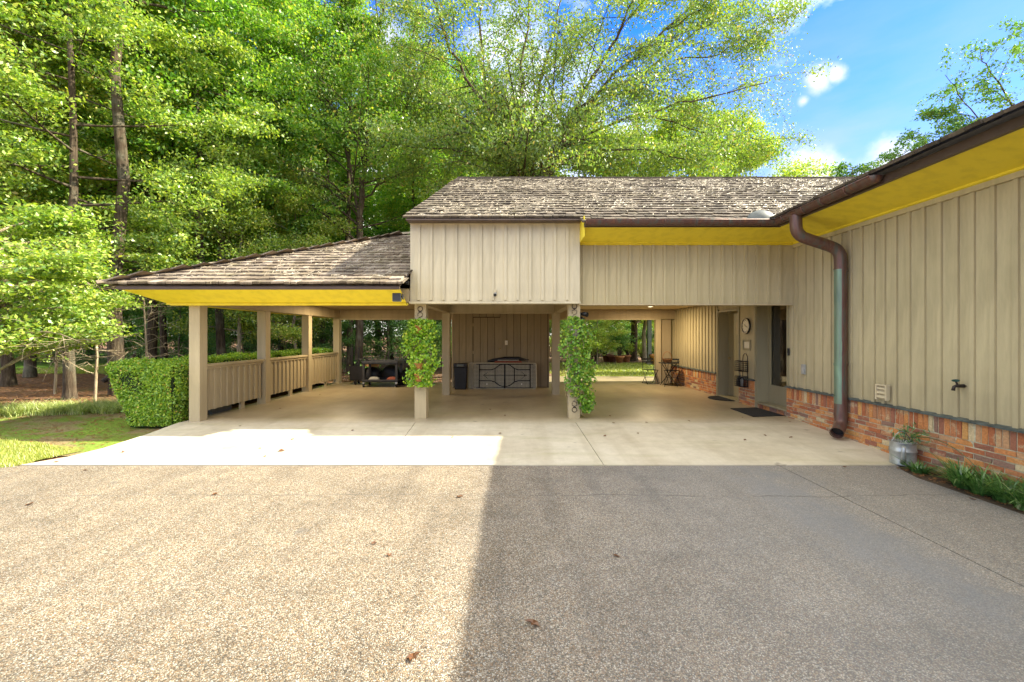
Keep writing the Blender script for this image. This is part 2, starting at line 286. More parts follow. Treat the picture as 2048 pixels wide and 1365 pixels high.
def ground_mat(name, stops, s=1.2, fine=40, bstr=.8, speck=None):
    m, Nn, Ll, bs = mat(name); gg = Nn.new("ShaderNodeNewGeometry")
    a = gn(Nn, Ll, gg, s, 9, .68); b = gn(Nn, Ll, gg, fine, 5, .7)
    c = ramp(Nn, Ll, a, stops)
    c = mixc(Nn, Ll, .7, c, ramp(Nn, Ll, b, [(.3, (.45, .45, .45)), (.7, (1.35, 1.35, 1.35))]), 'MULTIPLY')
    if speck:
        vo = Nn.new("ShaderNodeTexVoronoi"); vo.inputs["Scale"].default_value = 14; Ll.new(gg.outputs["Position"], vo.inputs["Vector"])
        c = mixc(Nn, Ll, ramp(Nn, Ll, vo.outputs["Distance"], [(.18, (.8, .8, .8)), (.3, (0, 0, 0))]), c, speck)
    Ll.new(c, bs.inputs["Base Color"]); bs.inputs["Roughness"].default_value = .95; bs.inputs["Specular IOR Level"].default_value = .1
    bump(Nn, Ll, bs, b, bstr, .03); return m
M['forest_floor'] = ground_mat('pine_straw_floor', [(.3, (.12, .06, .035)), (.5, (.21, .115, .07)), (.62, (.17, .12, .06)), (.75, (.10, .14, .04))], .5, 30, speck=(.26, .16, .09))
M['glade'] = ground_mat('green_undergrowth', [(.3, (.05, .11, .02)), (.5, (.13, .24, .03)), (.7, (.22, .34, .05))], .6, 20)
M['lawn'] = ground_mat('short_lawn', [(.3, (.18, .20, .05)), (.5, (.25, .28, .06)), (.7, (.32, .33, .09))], 1.4, 60)
M['garden_lawn'] = ground_mat('garden_lawn', [(.34, (.42, .34, .18)), (.44, (.34, .38, .08)), (.6, (.36, .42, .06)), (.75, (.42, .46, .09))], .9, 30)
M['moss'] = ground_mat('moss_and_bare_earth', [(.36, (.24, .17, .09)), (.46, (.30, .24, .12)), (.52, (.20, .27, .05)), (.7, (.24, .36, .05))], .9, 50)
M['mulch'] = ground_mat('bark_mulch', [(.3, (.12, .07, .045)), (.5, (.24, .15, .10)), (.7, (.34, .24, .17))], 3, 40, speck=(.4, .28, .2))

def m_bark(name, a_, b_, moss=0):
    m, Nn, Ll, bs = mat(name); gg = Nn.new("ShaderNodeNewGeometry")
    n = gn(Nn, Ll, gg, 1, 7, .7, (16, 16, 2.2)); n2 = gn(Nn, Ll, gg, 1.6, 5, .6)
    c = ramp(Nn, Ll, n, [(.32, tuple(x * .45 for x in a_)), (.5, a_), (.68, b_)])
    c = mixc(Nn, Ll, ramp(Nn, Ll, n2, [(.5, (0, 0, 0)), (.7, (.5, .5, .5))]), c, (.22, .22, .16))
    Ll.new(c, bs.inputs["Base Color"]); bs.inputs["Roughness"].default_value = .9; bs.inputs["Specular IOR Level"].default_value = .15; bump(Nn, Ll, bs, n, 1.0, .04); return m
M['bark'] = m_bark('grey_brown_bark', (.085, .062, .042), (.17, .13, .09))
M['bark_pale'] = m_bark('pale_bark', (.30, .24, .17), (.45, .38, .28))
M['twig'] = m_bark('dry_twig', (.36, .28, .18), (.50, .42, .30))
M['leaf_forest'] = m_leaf('forest_leaf', [(0, (0.079, 0.208, 0.043)), (.35, (0.153, 0.332, 0.058)), (.65, (0.287, 0.471, 0.073)), (.88, (0.468, 0.575, 0.097)), (1, (0.612, 0.523, 0.121))])
M['leaf_yellow'] = m_leaf('sunny_leaf', [(0, (0.097, 0.208, 0.045)), (.3, (0.225, 0.357, 0.063)), (.6, (0.404, 0.506, 0.086)), (.9, (0.581, 0.595, 0.127)), (1, (0.644, 0.506, 0.150))], .42)
M['leaf_dark'] = m_leaf('dark_leaf', [(0, (0.082, 0.193, 0.052)), (.4, (0.114, 0.270, 0.073)), (.8, (0.227, 0.416, 0.097)), (1, (0.385, 0.499, 0.120))], .3)
M['leaf_birch'] = m_leaf('river_birch_leaf', [(0, (0.080, 0.175, 0.046)), (.35, (0.175, 0.287, 0.065)), (.65, (0.319, 0.413, 0.091)), (.85, (0.479, 0.508, 0.117)), (.96, (0.541, 0.350, 0.130)), (1, (0.574, 0.254, 0.103))], .40)
M['leaf_hedge'] = m_leaf('hedge_leaf', [(0, (0.099, 0.227, 0.026)), (.4, (0.223, 0.413, 0.043)), (.85, (0.495, 0.639, 0.065)), (.95, (0.650, 0.618, 0.108)), (1, (0.650, 0.289, 0.130))], .3)
M['leaf_ivy'] = m_leaf('ivy_leaf', [(0, (.10, .26, .02)), (.35, (.24, .44, .03)), (.7, (.42, .58, .05)), (.93, (.60, .62, .08)), (1, (.50, .22, .05))], .35, gloss=.04)
M['leaf_ivy_deep'] = m_leaf('ivy_leaf_deep', [(0, (.07, .20, .03)), (.35, (.16, .34, .035)), (.7, (.28, .46, .05)), (.93, (.46, .55, .08)), (1, (.46, .22, .07))], .35, gloss=.04)
M['leaf_grass'] = m_leaf('grass_blade', [(0, (0.132, 0.196, 0.039)), (.5, (0.321, 0.378, 0.069)), (.9, (0.567, 0.532, 0.137)), (1, (0.650, 0.532, 0.314))], .35)
M['leaf_liriope'] = m_leaf('liriope_blade', [(0, (.025, .10, .02)), (.5, (.07, .20, .035)), (.85, (.16, .32, .07)), (1, (.42, .48, .24))], .25, gloss=.12)
M['leaf_border'] = m_leaf('pale_strap_blade', [(0, (0.130, 0.220, 0.048)), (.5, (0.358, 0.440, 0.130)), (.9, (0.650, 0.650, 0.293)), (1, (0.650, 0.650, 0.488))], .3)
M['leaf_dry'] = m_leaf('dry_leaf', [(0, (.16, .07, .03)), (1, (.34, .17, .07))], .15)
M['needle'] = m_leaf('dead_needles', [(0, (.20, .16, .11)), (.5, (.33, .27, .19)), (1, (.58, .51, .40))], .1)

m = bpy.data.materials.new('door_glass'); m.use_nodes = True; Nn = m.node_tree.nodes; Ll = m.node_tree.links; Nn.remove(Nn["Principled BSDF"])
tr = Nn.new("ShaderNodeBsdfTransparent"); tr.inputs[0].default_value = (.80, .84, .80, 1); gl = Nn.new("ShaderNodeBsdfGlossy"); gl.inputs["Roughness"].default_value = .015
fr = Nn.new("ShaderNodeFresnel"); fr.inputs[0].default_value = 2.9; ms = Nn.new("ShaderNodeMixShader"); Ll.new(fr.outputs[0], ms.inputs[0]); Ll.new(tr.outputs[0], ms.inputs[1]); Ll.new(gl.outputs[0], ms.inputs[2]); Ll.new(ms.outputs[0], Nn["Material Output"].inputs[0]); M['glass'] = m
m, Nn, Ll, bs = mat('lamp_diffuser'); bs.inputs["Base Color"].default_value = (.9, .85, .75, 1); bs.inputs["Emission Color"].default_value = (1, .82, .6, 1); bs.inputs["Emission Strength"].default_value = 1.4; M['lamp'] = m

# ------------------------------------------------------------------ object helpers
WL = {}
def tag(o, label=None, cat=None, group=None, kind=None):
    if label: o['label'] = label
    if cat: o['category'] = cat
    if group: o['group'] = group
    if kind: o['kind'] = kind
    return o
def thing(name, label, cat, loc=(0, 0, 0), group=None, rz=0):
    o = bpy.data.objects.new(name, None); COL.objects.link(o); o.location = loc; o.rotation_euler = (0, 0, rz); o.empty_display_size = .2
    WL[o] = Vector(loc) if rz == 0 else None
    return tag(o, label, cat, group)
def link(name, me, parent=None, loc=(0, 0, 0), rot=None, local=False):
    o = bpy.data.objects.new(name, me); COL.objects.link(o); o.location = loc
    if rot is not None: o.rotation_euler = rot
    if parent is not None:
        o.parent = parent
        if not local: o.matrix_parent_inverse = Matrix.Translation(-WL[parent])
    WL[o] = Vector(loc); return o
class MB:
    def __init__(s): s.v = []; s.f = []; s.sm = []
    def add(s, vs, fs, smooth=False):
        b = len(s.v); s.v.extend([tuple(v) for v in vs]); s.f.extend([tuple(b + i for i in f) for f in fs]); s.sm.extend([smooth] * len(fs)); return s
    def box(s, x0, x1, y0, y1, z0, z1):
        vs = [(x0, y0, z0), (x1, y0, z0), (x1, y1, z0), (x0, y1, z0), (x0, y0, z1), (x1, y0, z1), (x1, y1, z1), (x0, y1, z1)]
        return s.add(vs, [(0, 3, 2, 1), (4, 5, 6, 7), (0, 1, 5, 4), (1, 2, 6, 5), (2, 3, 7, 6), (3, 0, 4, 7)])
    def tube(s, pts, r, n=6, caps=True, smooth=True):
        pts = [Vector(p) for p in pts]; k = len(pts); rr = r if isinstance(r, (list, tuple)) else [r] * k
        up = Vector((0, 0, 1)); vs = []; prev = None
        for i, p in enumerate(pts):
            t = (pts[min(i + 1, k - 1)] - pts[max(i - 1, 0)])
            if t.length < 1e-9: t = Vector((0, 0, 1))
            t.normalize()
            if prev is None:
                a = up if abs(t.z) < .9 else Vector((1, 0, 0)); u = t.cross(a).normalized()
            else: u = (prev - t * prev.dot(t)).normalized()
            prev = u; q = t.cross(u)
            for j in range(n):
                an = 2 * math.pi * j / n; vs.append(p + (u * math.cos(an) + q * math.sin(an)) * rr[i])
        fs = [(i * n + j, i * n + (j + 1) % n, (i + 1) * n + (j + 1) % n, (i + 1) * n + j) for i in range(k - 1) for j in range(n)]
        s.add(vs, fs, smooth)
        if caps:
            b = len(s.v) - k * n
            s.f.append(tuple(b + j for j in range(n - 1, -1, -1))); s.f.append(tuple(b + (k - 1) * n + j for j in range(n))); s.sm += [False, False]
        return s
    def lathe(s, prof, c=(0, 0, 0), n=20, smooth=True):
        c = Vector(c); k = len(prof); vs = [c + Vector((r * math.cos(2 * math.pi * j / n), r * math.sin(2 * math.pi * j / n), z)) for r, z in prof for j in range(n)]
        fs = [(i * n + j, i * n + (j + 1) % n, (i + 1) * n + (j + 1) % n, (i + 1) * n + j) for i in range(k - 1) for j in range(n)]
        return s.add(vs, fs, smooth)
    def prism(s, poly, z0, z1):
        n = len(poly); vs = [(x, y, z0) for x, y in poly] + [(x, y, z1) for x, y in poly]
        return s.add(vs, [tuple(range(n - 1, -1, -1)), tuple(range(n, 2 * n))] + [(i, (i + 1) % n, n + (i + 1) % n, n + i) for i in range(n)])
    def extrude_y(s, poly, y0, y1):
        n = len(poly); vs = [(x, y0, z) for x, z in poly] + [(x, y1, z) for x, z in poly]
        return s.add(vs, [tuple(range(n)), tuple(range(2 * n - 1, n - 1, -1))] + [(i, n + i, n + (i + 1) % n, (i + 1) % n) for i in range(n)])
    def mesh(s, name, m):
        me = bpy.data.meshes.new(name); me.from_pydata(s.v, [], s.f); me.materials.append(m)
        me.polygons.foreach_set('use_smooth', s.sm); me.update(); return me
    def build(s, name, m, parent=None, loc=(0, 0, 0), local=False, bevel=0):
        o = link(name, s.mesh(name, m), parent, loc, local=local)
        if bevel:
            b = o.modifiers.new('bevel', 'BEVEL'); b.width = bevel; b.segments = 2; b.limit_method = 'ANGLE'
        return o
def bx(name, m, x0, x1, y0, y1, z0, z1, parent=None, local=False, bevel=0):
    return MB().box(x0, x1, y0, y1, z0, z1).build(name, m, parent, local=local, bevel=bevel)
_bm = {}
def piece(name, m, dims, loc, parent, rot=None, local=False, jit=0):
    """a small box sharing its mesh with alike pieces; dims rounded to the key"""
    key = (name, m.name, tuple(round(d, 3) for d in dims), jit)
    if key not in _bm:
        a, b, c = [d / 2 for d in dims]; q = MB().box(-a, a, -b, b, -c, c)
        if jit:
            rr = random.Random(hash(key) & 0xffff); q.v = [tuple(x + rr.uniform(-jit, jit) * .0025 for x in v) for v in q.v]
        _bm[key] = q.mesh(name, m)
    return link(name, _bm[key], parent, loc, rot, local)
def copy_tree(o, parent=None):
    c = o.copy(); COL.objects.link(c); c.parent = parent
    for ch in o.children: copy_tree(ch, c)
    return c
def np_mesh(name, V, Fc, m, rnd=None, smooth=False):
    me = bpy.data.meshes.new(name); nv = len(V); nf = len(Fc); k = Fc.shape[1]
    me.vertices.add(nv); me.vertices.foreach_set('co', V.astype(np.float32).ravel())
    me.loops.add(nf * k); me.loops.foreach_set('vertex_index', Fc.astype(np.int32).ravel())
    me.polygons.add(nf); me.polygons.foreach_set('loop_start', np.arange(0, nf * k, k, dtype=np.int32)); me.polygons.foreach_set('loop_total', np.full(nf, k, np.int32))
    if rnd is not None:
        at = me.attributes.new('rnd', 'FLOAT', 'POINT'); at.data.foreach_set('value', rnd.astype(np.float32))
    me.materials.append(m); me.update(calc_edges=True); me.validate()
    return me
def leaf_mesh(name, C, m, rng, ln=.1, wd=.05, updir=(0, 0, 1), flat=.6, droop=.2, rnd=None, normals=None, fold=.0):
    """a kite-shaped leaf at each centre"""
    C = np.asarray(C, float); n = len(C)
    nr = rng.normal(size=(n, 3)); nr /= np.linalg.norm(nr, axis=1)[:, None]
    if normals is not None: nr = nr * (1 - flat) + normals * flat
    else: nr = nr * (1 - flat) + np.array(updir) * flat
    nr /= np.linalg.norm(nr, axis=1)[:, None] + 1e-9
    d = rng.normal(size=(n, 3)); d[:, 2] -= droop * 2; d -= (d * nr).sum(1)[:, None] * nr; d /= np.linalg.norm(d, axis=1)[:, None] + 1e-9
    s = np.cross(nr, d); k = rng.uniform(.65, 1.25, n)[:, None]
    V = np.stack([C - d * ln * .5 * k, C + s * wd * .5 * k - d * ln * .05 * k, C + d * ln * .5 * k, C - s * wd * .5 * k - d * ln * .05 * k], 1).reshape(-1, 3)
    Fc = np.arange(n * 4).reshape(n, 4)
    if rnd is None: rnd = np.clip(rng.normal(.5, .24, n), 0, 1)
    return np_mesh(name, V, Fc, m, np.repeat(rnd, 4))
def blade_mesh(name, B, m, rng, h=.08, wd=.006, lean=.5, arch=.5, seg=2, outward=None):
    """grass blades: tapering ribbons that arch outwards"""
    B = np.asarray(B, float); n = len(B); a = rng.uniform(0, 2 * np.pi, n)
    dr = np.stack([np.cos(a), np.sin(a), 0 * a], 1)
    if outward is not None: dr = dr * .5 + outward; dr /= np.linalg.norm(dr, axis=1)[:, None] + 1e-9
    sd_ = np.stack([-dr[:, 1], dr[:, 0], 0 * a], 1); hh = h * rng.uniform(.5, 1.25, n)[:, None]; le = lean * rng.uniform(.2, 1.3, n)[:, None]; ar = arch * rng.uniform(.4, 1.3, n)[:, None]
    rows = []
    for i in range(seg + 1):
        t = i / seg
        c = B + dr * (le * hh * t ** 1.5) + np.array([0, 0, 1.0]) * hh * (t - ar * t * t * .5)
        ww = wd * (1 - t * .93) * .5
        rows += [c - sd_ * ww, c + sd_ * ww]
    V = np.stack(rows, 1).reshape(-1, 3); k = 2 * (seg + 1)
    q = np.array([[2 * i, 2 * i + 1, 2 * i + 3, 2 * i + 2] for i in range(seg)])
    Fc = (np.arange(n)[:, None, None] * k + q[None]).reshape(-1, 4)
    return np_mesh(name, V, Fc, m, np.repeat(np.clip(rng.normal(.5, .25, n), 0, 1), k))
# ------------------------------------------------------------------ ground, slab, driveway
rnd = random.Random(7); rng = np.random.default_rng(11)
def sheet(name, poly, z, m, kind='structure', parent=None, thick=0.0):
    q = MB()
    if thick: q.prism(poly, z - thick, z)
    else: q.add([(x, y, z) for x, y in poly], [tuple(range(len(poly)))])
    o = q.build(name, m, parent); return tag(o, kind=kind)
sheet('ground', [(-400, -200), (400, -200), (400, 700), (-400, 700)], -.14, M['forest_floor'])
def curve_poly(pts, amp=.12, step=.35, seed=3):
    rr = random.Random(seed); out = []
    for i, (x, y) in enumerate(pts):
        x2, y2 = pts[(i + 1) % len(pts)]; d = math.hypot(x2 - x, y2 - y); n = max(1, min(60, int(d / step)))
        for k in range(n):
            t = k / n; out.append((x + (x2 - x) * t + (rr.uniform(-amp, amp) if k else 0), y + (y2 - y) * t + (rr.uniform(-amp, amp) if k else 0)))
    return out
sheet('moss_bank', curve_poly([(-22, 6.4), (-6.0, 6.2), (-6.0, 9.3), (-7.5, 10.0), (-12, 9.6), (-22, 8.4)], .15), -.125, M['moss'])
sheet('lawn', curve_poly([(-24, 2.0), (-6.8, 3.5), (-6.5, 5.5), (-6.35, 6.3), (-7.4, 6.75), (-9.5, 7.5), (-24, 7.3)], .10, .3, 5), -.115, M['lawn'])
sheet('woodland_glade', curve_poly([(-60, 20), (-17.5, 18.5), (-17, 40), (-70, 44)], .6, 1.5), -.125, M['glade'])
sheet('garden_bed', curve_poly([(-1.5, 17.2), (18, 16.8), (26, 34), (-1, 36)], .25, .8, 8), -.10, M['mulch'])
sheet('garden_lawn', curve_poly([(2.6, 16.75), (12, 16.75), (16, 24.5), (8.5, 25.8), (5.3, 24.6), (3.4, 20.5)], .14, .4, 9), -.07, M['garden_lawn'])

# driveway of exposed pebbles in two pours with an open joint at x = 3.42
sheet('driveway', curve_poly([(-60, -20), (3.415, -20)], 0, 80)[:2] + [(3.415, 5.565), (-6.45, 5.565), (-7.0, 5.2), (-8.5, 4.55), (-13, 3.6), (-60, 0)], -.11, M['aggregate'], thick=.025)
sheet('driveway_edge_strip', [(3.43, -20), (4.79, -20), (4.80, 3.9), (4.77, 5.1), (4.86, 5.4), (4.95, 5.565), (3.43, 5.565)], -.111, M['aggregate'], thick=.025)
sheet('flower_bed', [(4.805, -8), (5.30, -8), (5.30, 5.56), (4.97, 5.56), (4.87, 5.4), (4.78, 5.1), (4.81, 3.9)], -.112, M['soil'], thick=.02)

def slab(name, poly):
    """poly of (x, y, z) top points"""
    n = len(poly); vs = [(x, y, z - .12) for x, y, z in poly] + list(poly)
    q = MB().add(vs, [tuple(range(n - 1, -1, -1)), tuple(range(n, 2 * n))] + [(i, (i + 1) % n, n + (i + 1) % n, n + i) for i in range(n)])
    return tag(q.build(name, M['concrete']), kind='structure')
g = .005
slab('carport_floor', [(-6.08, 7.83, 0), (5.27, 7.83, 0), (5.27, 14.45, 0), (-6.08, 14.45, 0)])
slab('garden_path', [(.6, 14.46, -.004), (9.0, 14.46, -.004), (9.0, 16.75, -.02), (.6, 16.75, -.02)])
sheet('leaf_strip', curve_poly([(-9.0, 14.5), (.55, 14.5), (.55, 17.5), (-9.5, 18.5)], .2, .6, 12), -.06, M['mulch'])
Lp = [(-6.42, 5.575, -.1), (-1.70 - g, 5.575, -.1), (-1.81 - g, 7.82, 0), (-6.10, 7.82, 0), (-6.07, 7.5, -.015), (-6.02, 7.0, -.04), (-6.03, 6.3, -.07), (-6.14, 5.9, -.088)]
slab('apron_slab', Lp)
slab('apron_slab', [(-1.70 + g, 5.575, -.1), (1.15 - g, 5.575, -.1), (1.10 - g, 7.82, 0), (-1.81 + g, 7.82, 0)])
slab('apron_slab', [(1.15 + g, 5.575, -.1), (5.27, 5.575, -.1), (5.27, 7.82, 0), (1.10 + g, 7.82, 0)])

# ------------------------------------------------------------------ carport
CP = thing('carport', 'khaki board-and-batten carport with low shake roofs joined to the house', 'carport', (-.5, 11, 0))
def post(x0, y0, wdt, z1, name='post'):
    return bx(name, M['post'], x0, x0 + wdt, y0, y0 + wdt, -.005, z1, CP, bevel=.006)
PY = [7.87, 9.95, 12.03, 14.11]
for y in PY: post(-5.97, y, .20, 2.14)
post(-1.905, 8.15, .22, 2.17); post(1.015, 8.15, .22, 2.17)
post(-1.93, 11.37, .20, 2.16); post(.985, 11.37, .20, 2.16)
post(4.62, 14.10, .17, 2.11)
bx('post', M['trim'], 4.85, 5.17, 14.25, 14.40, 0, 2.11, CP)
# beams and ceiling
bx('beam', M['trim'], -6.0, -5.74, 7.84, 14.34, 2.14, 2.42, CP, bevel=.004)
bx('beam', M['trim'], -5.74, 5.27, 14.12, 14.34, 2.115, 2.42, CP, bevel=.004)
bx('beam_lip', M['post'], -5.74, 4.62, 14.09, 14.12, 2.085, 2.125, CP)
bx('beam', M['trim'], -5.74, -1.95, 7.86, 8.05, 2.19, 2.42, CP)
bx('beam', M['trim'], -1.90, -1.72, 8.37, 11.37, 2.17, 2.40, CP)
bx('beam', M['trim'], 1.03, 1.21, 8.37, 11.37, 2.17, 2.40, CP)
bx('beam', M['post'], -1.93, 1.185, 11.36, 11.56, 2.16, 2.41, CP, bevel=.004)
bx('beam_lip', M['post'], -1.73, .985, 11.33, 11.36, 2.155, 2.19, CP)
MB().box(-6.1, -1.9, 8.06, 14.33, 2.425, 2.46).box(-1.9, 1.2, 8.13, 14.33, 2.425, 2.46).box(1.2, 5.27, 8.28, 14.33, 2.425, 2.46).build('ceiling', M['ceiling'], CP)
# loft box above the middle bay
LOFT = bx('loft_wall', M['siding_skylit'], -1.92, 1.19, 7.98, 8.12, 2.20, 3.68, CP)
xs = [-1.94]; nb = 13; xb = [-1.775 + i * .2283 for i in range(nb)]
prev = -1.94
for x in xb + [1.20]:
    w_ = x - prev - .004
    piece('board', M['siding_skylit'], (w_, .022, 1.47), ((prev + x) / 2, 7.968 + rnd.uniform(-.001, .001), 2.945), LOFT); prev = x
for x in xb:
    piece('batten', M['siding_skylit'], (.05, .026, 1.43), (x, 7.944 + rnd.uniform(-.0015, .0015), 2.945), LOFT)
bx('trim_board', M['siding_skylit'], -1.945, 1.205, 7.925, 7.955, 3.64, 3.685, LOFT)
bx('trim_board', M['siding_skylit'], -1.950, 1.21, 7.92, 8.14, 2.165, 2.205, LOFT)
bx('loft_side', M['siding_skylit'], -1.94, -1.90, 8.12, 14.5, 2.46, 3.72, CP)
bx('loft_side', M['siding'], 1.16, 1.20, 7.98, 8.16, 2.20, 3.68, CP)
bx('loft_underside', M['trim'], -1.90, 1.16, 8.12, 11.36, 2.405, 2.424, CP)
# header over the right bay
HD = bx('header_wall', M['siding'], 1.20, 5.27, 8.17, 8.27, 2.18, 3.30, CP)
prev = 1.205; k = 0; x = 1.30; xs = []
while x < 5.2: xs.append(x); x += .2185
for x in xs + [5.268]:
    piece('board', M['siding'], (x - prev - .004, .022, 1.12), ((prev + x) / 2, 8.158, 2.74), HD); prev = x
for x in xs: piece('batten', M['siding'], (.05, .026, 1.12), (x, 8.134 + rnd.uniform(-.0015, .0015), 2.74), HD)
bx('trim_board', M['post'], 1.21, 5.25, 8.12, 8.29, 2.150, 2.178, HD)

# storage closet at the back of the middle bay
M['groove'] = m_simple('dark_board_groove', (.05, .035, .02), .9, 0, .2, 8)
SH = bx('storage_wall', M['groove'], -1.86, 1.00, 12.97, 14.1, 0.004, 2.42, CP)
bw = .205; x = -1.88; edges = []
while x < .99: edges.append(x); x += bw
for i, x in enumerate(edges):
    x1 = min(x + bw, 1.01) - .011
    if x1 - x < .03: continue
    if x > -1.25 - .1 and x1 < -.39 + .1:
        piece('board', M['shed'], (x1 - x, .022, .285), ((x + x1) / 2, 12.957, 2.277), SH)
    else:
        piece('board', M['shed'], (x1 - x, .022, 2.40), ((x + x1) / 2, 12.957 + rnd.uniform(-.002, .002), 1.21), SH)
bx('corner_board', M['trim'], -1.905, -1.86, 12.93, 13.1, .005, 2.42, SH)
bx('corner_board', M['shed'], 1.0, 1.03, 12.93, 14.1, .005, 2.42, SH)
SD = bx('door', M['groove'], -1.285, -.370, 12.952, 12.962, .02, 2.125, CP)
for i in range(4):
    piece('board', M['shed'], (.205, .02, 2.08), (-1.262 + .112 + i * .2165, 12.944, 1.07), SD)
kb = MB().tube([(-.455, 12.94, 1.17), (-.455, 12.90, 1.17)], .012, 8).lathe([(0, -.025), (.02, -.02), (.028, 0), (.02, .02), (0, .025)], (-.455, 12.885, 1.17), 12); kb.build('knob', M['brass'], SD)
for z in (.35, 1.02, 1.85):
    bx('hinge', M['brass'], -1.268, -1.256, 12.925, 12.95, z, z + .085, SD)

# railings between the left posts
for k in range(3):
    y0, y1 = PY[k] + .20, PY[k + 1]
    R = bx('railing', M['trim'], -5.905, -5.875, y0, y1, .19, .97, CP)
    y = y0; n = 0
    while y < y1 - .05:
        ye = min(y + .183, y1); piece('board', M['post'], (.02, ye - y - .004, .80), (-5.862, (y + ye) / 2, .555), R); y = ye
    y = y0 + .12
    while y < y1 - .03:
        piece('batten', M['post'], (.026, .048, .78), (-5.839, y, .545), R); y += .183
    bx('cap_rail', M['post'], -5.945, -5.79, y0 + .002, y1 - .002, .985, 1.03, R, bevel=.004)
    bx('rail_board', M['post'], -5.852, -5.815, y0 + .002, y1 - .002, .935, .984, R)
for y in (9.2, 11.2, 13.3): bx('block', M['post'], -5.91, -5.86, y, y + .12, 0, .19, CP)

# ---- left hip roof
RL = MB()
zl = lambda y: 2.43 + .439 * (y - 7.2)
RL.add([(-6.86, 7.24, 2.415), (-1.93, 7.24, 2.415), (-1.93, 11.1, zl(11.1) - .02), (-3.0, 11.1, zl(11.1) - .02), (-6.86, 14.96, 2.415), (-1.93, 14.96, 2.415)],
       [(0, 1, 2, 3), (0, 3, 4), (3, 2, 5, 4)])
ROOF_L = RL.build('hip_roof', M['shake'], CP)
# soffit in yellow: slopes up outward from the post line to the eave
q = MB()
q.add([(-6.22, 7.75, 2.139), (-1.945, 7.75, 2.139), (-1.945, 7.28, 2.359), (-6.69, 7.28, 2.359)], [(0, 1, 2, 3)])
q.add([(-6.22, 7.75, 2.139), (-6.69, 7.28, 2.359), (-6.69, 14.93, 2.359), (-6.22, 14.45, 2.139)], [(0, 1, 2, 3)])
q.add([(-6.22, 7.75, 2.143), (-6.22, 14.45, 2.143), (-6.0, 14.45, 2.143), (-6.0, 7.75, 2.143)], [(0, 1, 2, 3)])
q.build('soffit', M['yellow'], CP)
bx('soffit_bead', M['yellow'], -6.20, -1.95, 7.735, 7.775, 2.115, 2.139, CP)
bx('soffit_bead', M['yellow'], -6.24, -1.95, 7.690, 7.730, 2.128, 2.150, CP)
bx('soffit_inner', M['yellow'], -6.2, -1.95, 7.775, 7.865, 2.130, 2.16, CP)
q = MB().box(-6.72, -1.945, 7.24, 7.28, 2.352, 2.405).box(-6.72, -6.68, 7.28, 14.96, 2.352, 2.405); q.build('fascia', M['fascia'], CP)

def shake_mesh(wd, var, L=.40):
    rr = random.Random(int(wd * 1000) + var * 77); j = [rr.uniform(-.012, .012) for _ in range(4)]
    t = .034 + rr.uniform(-.004, .008)
    nseg = 2; xs = [-wd / 2, rr.uniform(-.2, .2) * wd, wd / 2]; vs = []; 
    for i, x in enumerate(xs):
        y0 = rr.uniform(-.012, .012); lift = rr.uniform(0, .006)
        vs += [(x, y0, .010 + lift), (x, y0, .010 + lift + t), (x, L, -.008), (x, L, .002)]
    fs = []
    for i in range(nseg):
        a = i * 4; b = a + 4
        fs += [(a, b, b + 1, a + 1), (a + 1, b + 1, b + 3, a + 3), (a, a + 2, b + 2, b)]
    fs += [(0, 1, 3, 2), (8, 10, 11, 9)]
    return vs, fs
SHK = [(wd, v, *shake_mesh(wd, v)) for wd in (.10, .13, .155, .18, .21) for v in range(3)]
SHM = {}
def shake_course(parent, a0, a1, origin, u, s, k, e, rr, as_parts, acc, lim):
    u = Vector(u); s = Vector(s).normalized(); nrm = u.cross(s); base = Vector(origin) + s * (k * e)
    a = a0 + rr.uniform(-.03, 0)
    while a < a1:
        i = rr.randrange(len(SHK)); wd, v, vs, fs = SHK[i]; c = a + wd / 2
        if c + wd / 2 > a1 + .05: 
            i = rr.randrange(3); wd, v, vs, fs = SHK[i]; c = a + wd / 2
        pos = base + u * c + s * rr.uniform(-.014, .014) + nrm * rr.uniform(0, .006)
        R3 = Matrix((u, s, nrm)).transposed(); R3 = R3 @ Matrix.Rotation(rr.uniform(-.02, .02), 3, 'Z')
        if as_parts and lim[0] > 0:
            lim[0] -= 1
            if i not in SHM:
                q = MB().add(vs, fs); SHM[i] = q.mesh('shake', M['shake'])
            link('shake', SHM[i], parent, pos, R3.to_euler())
        else:
            acc[1].append(rr.random()); b = len(acc[0].v)
            acc[0].add([pos + R3 @ Vector(p) for p in vs], fs); acc[2].append(len(vs))
        a += wd + rr.uniform(.003, .012)
def finish(acc, name, m, parent):
    if not acc[0].v: return
    me = acc[0].mesh(name, m); at = me.attributes.new('rnd', 'FLOAT', 'POINT')
    at.data.foreach_set('value', np.repeat(acc[1], acc[2]).astype(np.float32)); o = link(name, me, parent); tag(o, kind='stuff'); return o
th = math.atan(.439); e = .222; sF = (0, math.cos(th), math.sin(th)); acc = (MB(), [], []); lim = [300]
k = 0
while True:
    yk = 7.18 + k * e * math.cos(th)
    if yk > 11.0: break
    a0 = -6.93 + (yk - 7.18)
    shake_course(ROOF_L, a0, -1.95, (0, 7.18, 2.425), (1, 0, 0), sF, k, e, rnd, True, acc, lim); k += 1
# left slope and the back, one joined covering
k = 0
while True:
    xk = -6.92 + k * e * math.cos(th)
    if xk > -3.1: break
    d = xk + 6.92
    shake_course(ROOF_L, -(15.0 - d), -(7.2 + d), (-6.92, 0, 2.425), (0, -1, 0), (math.cos(th), 0, math.sin(th)), k, e * 1.0, rnd, False, acc, lim); k += 1
finish(acc, 'shake_field', M['shake'], ROOF_L)
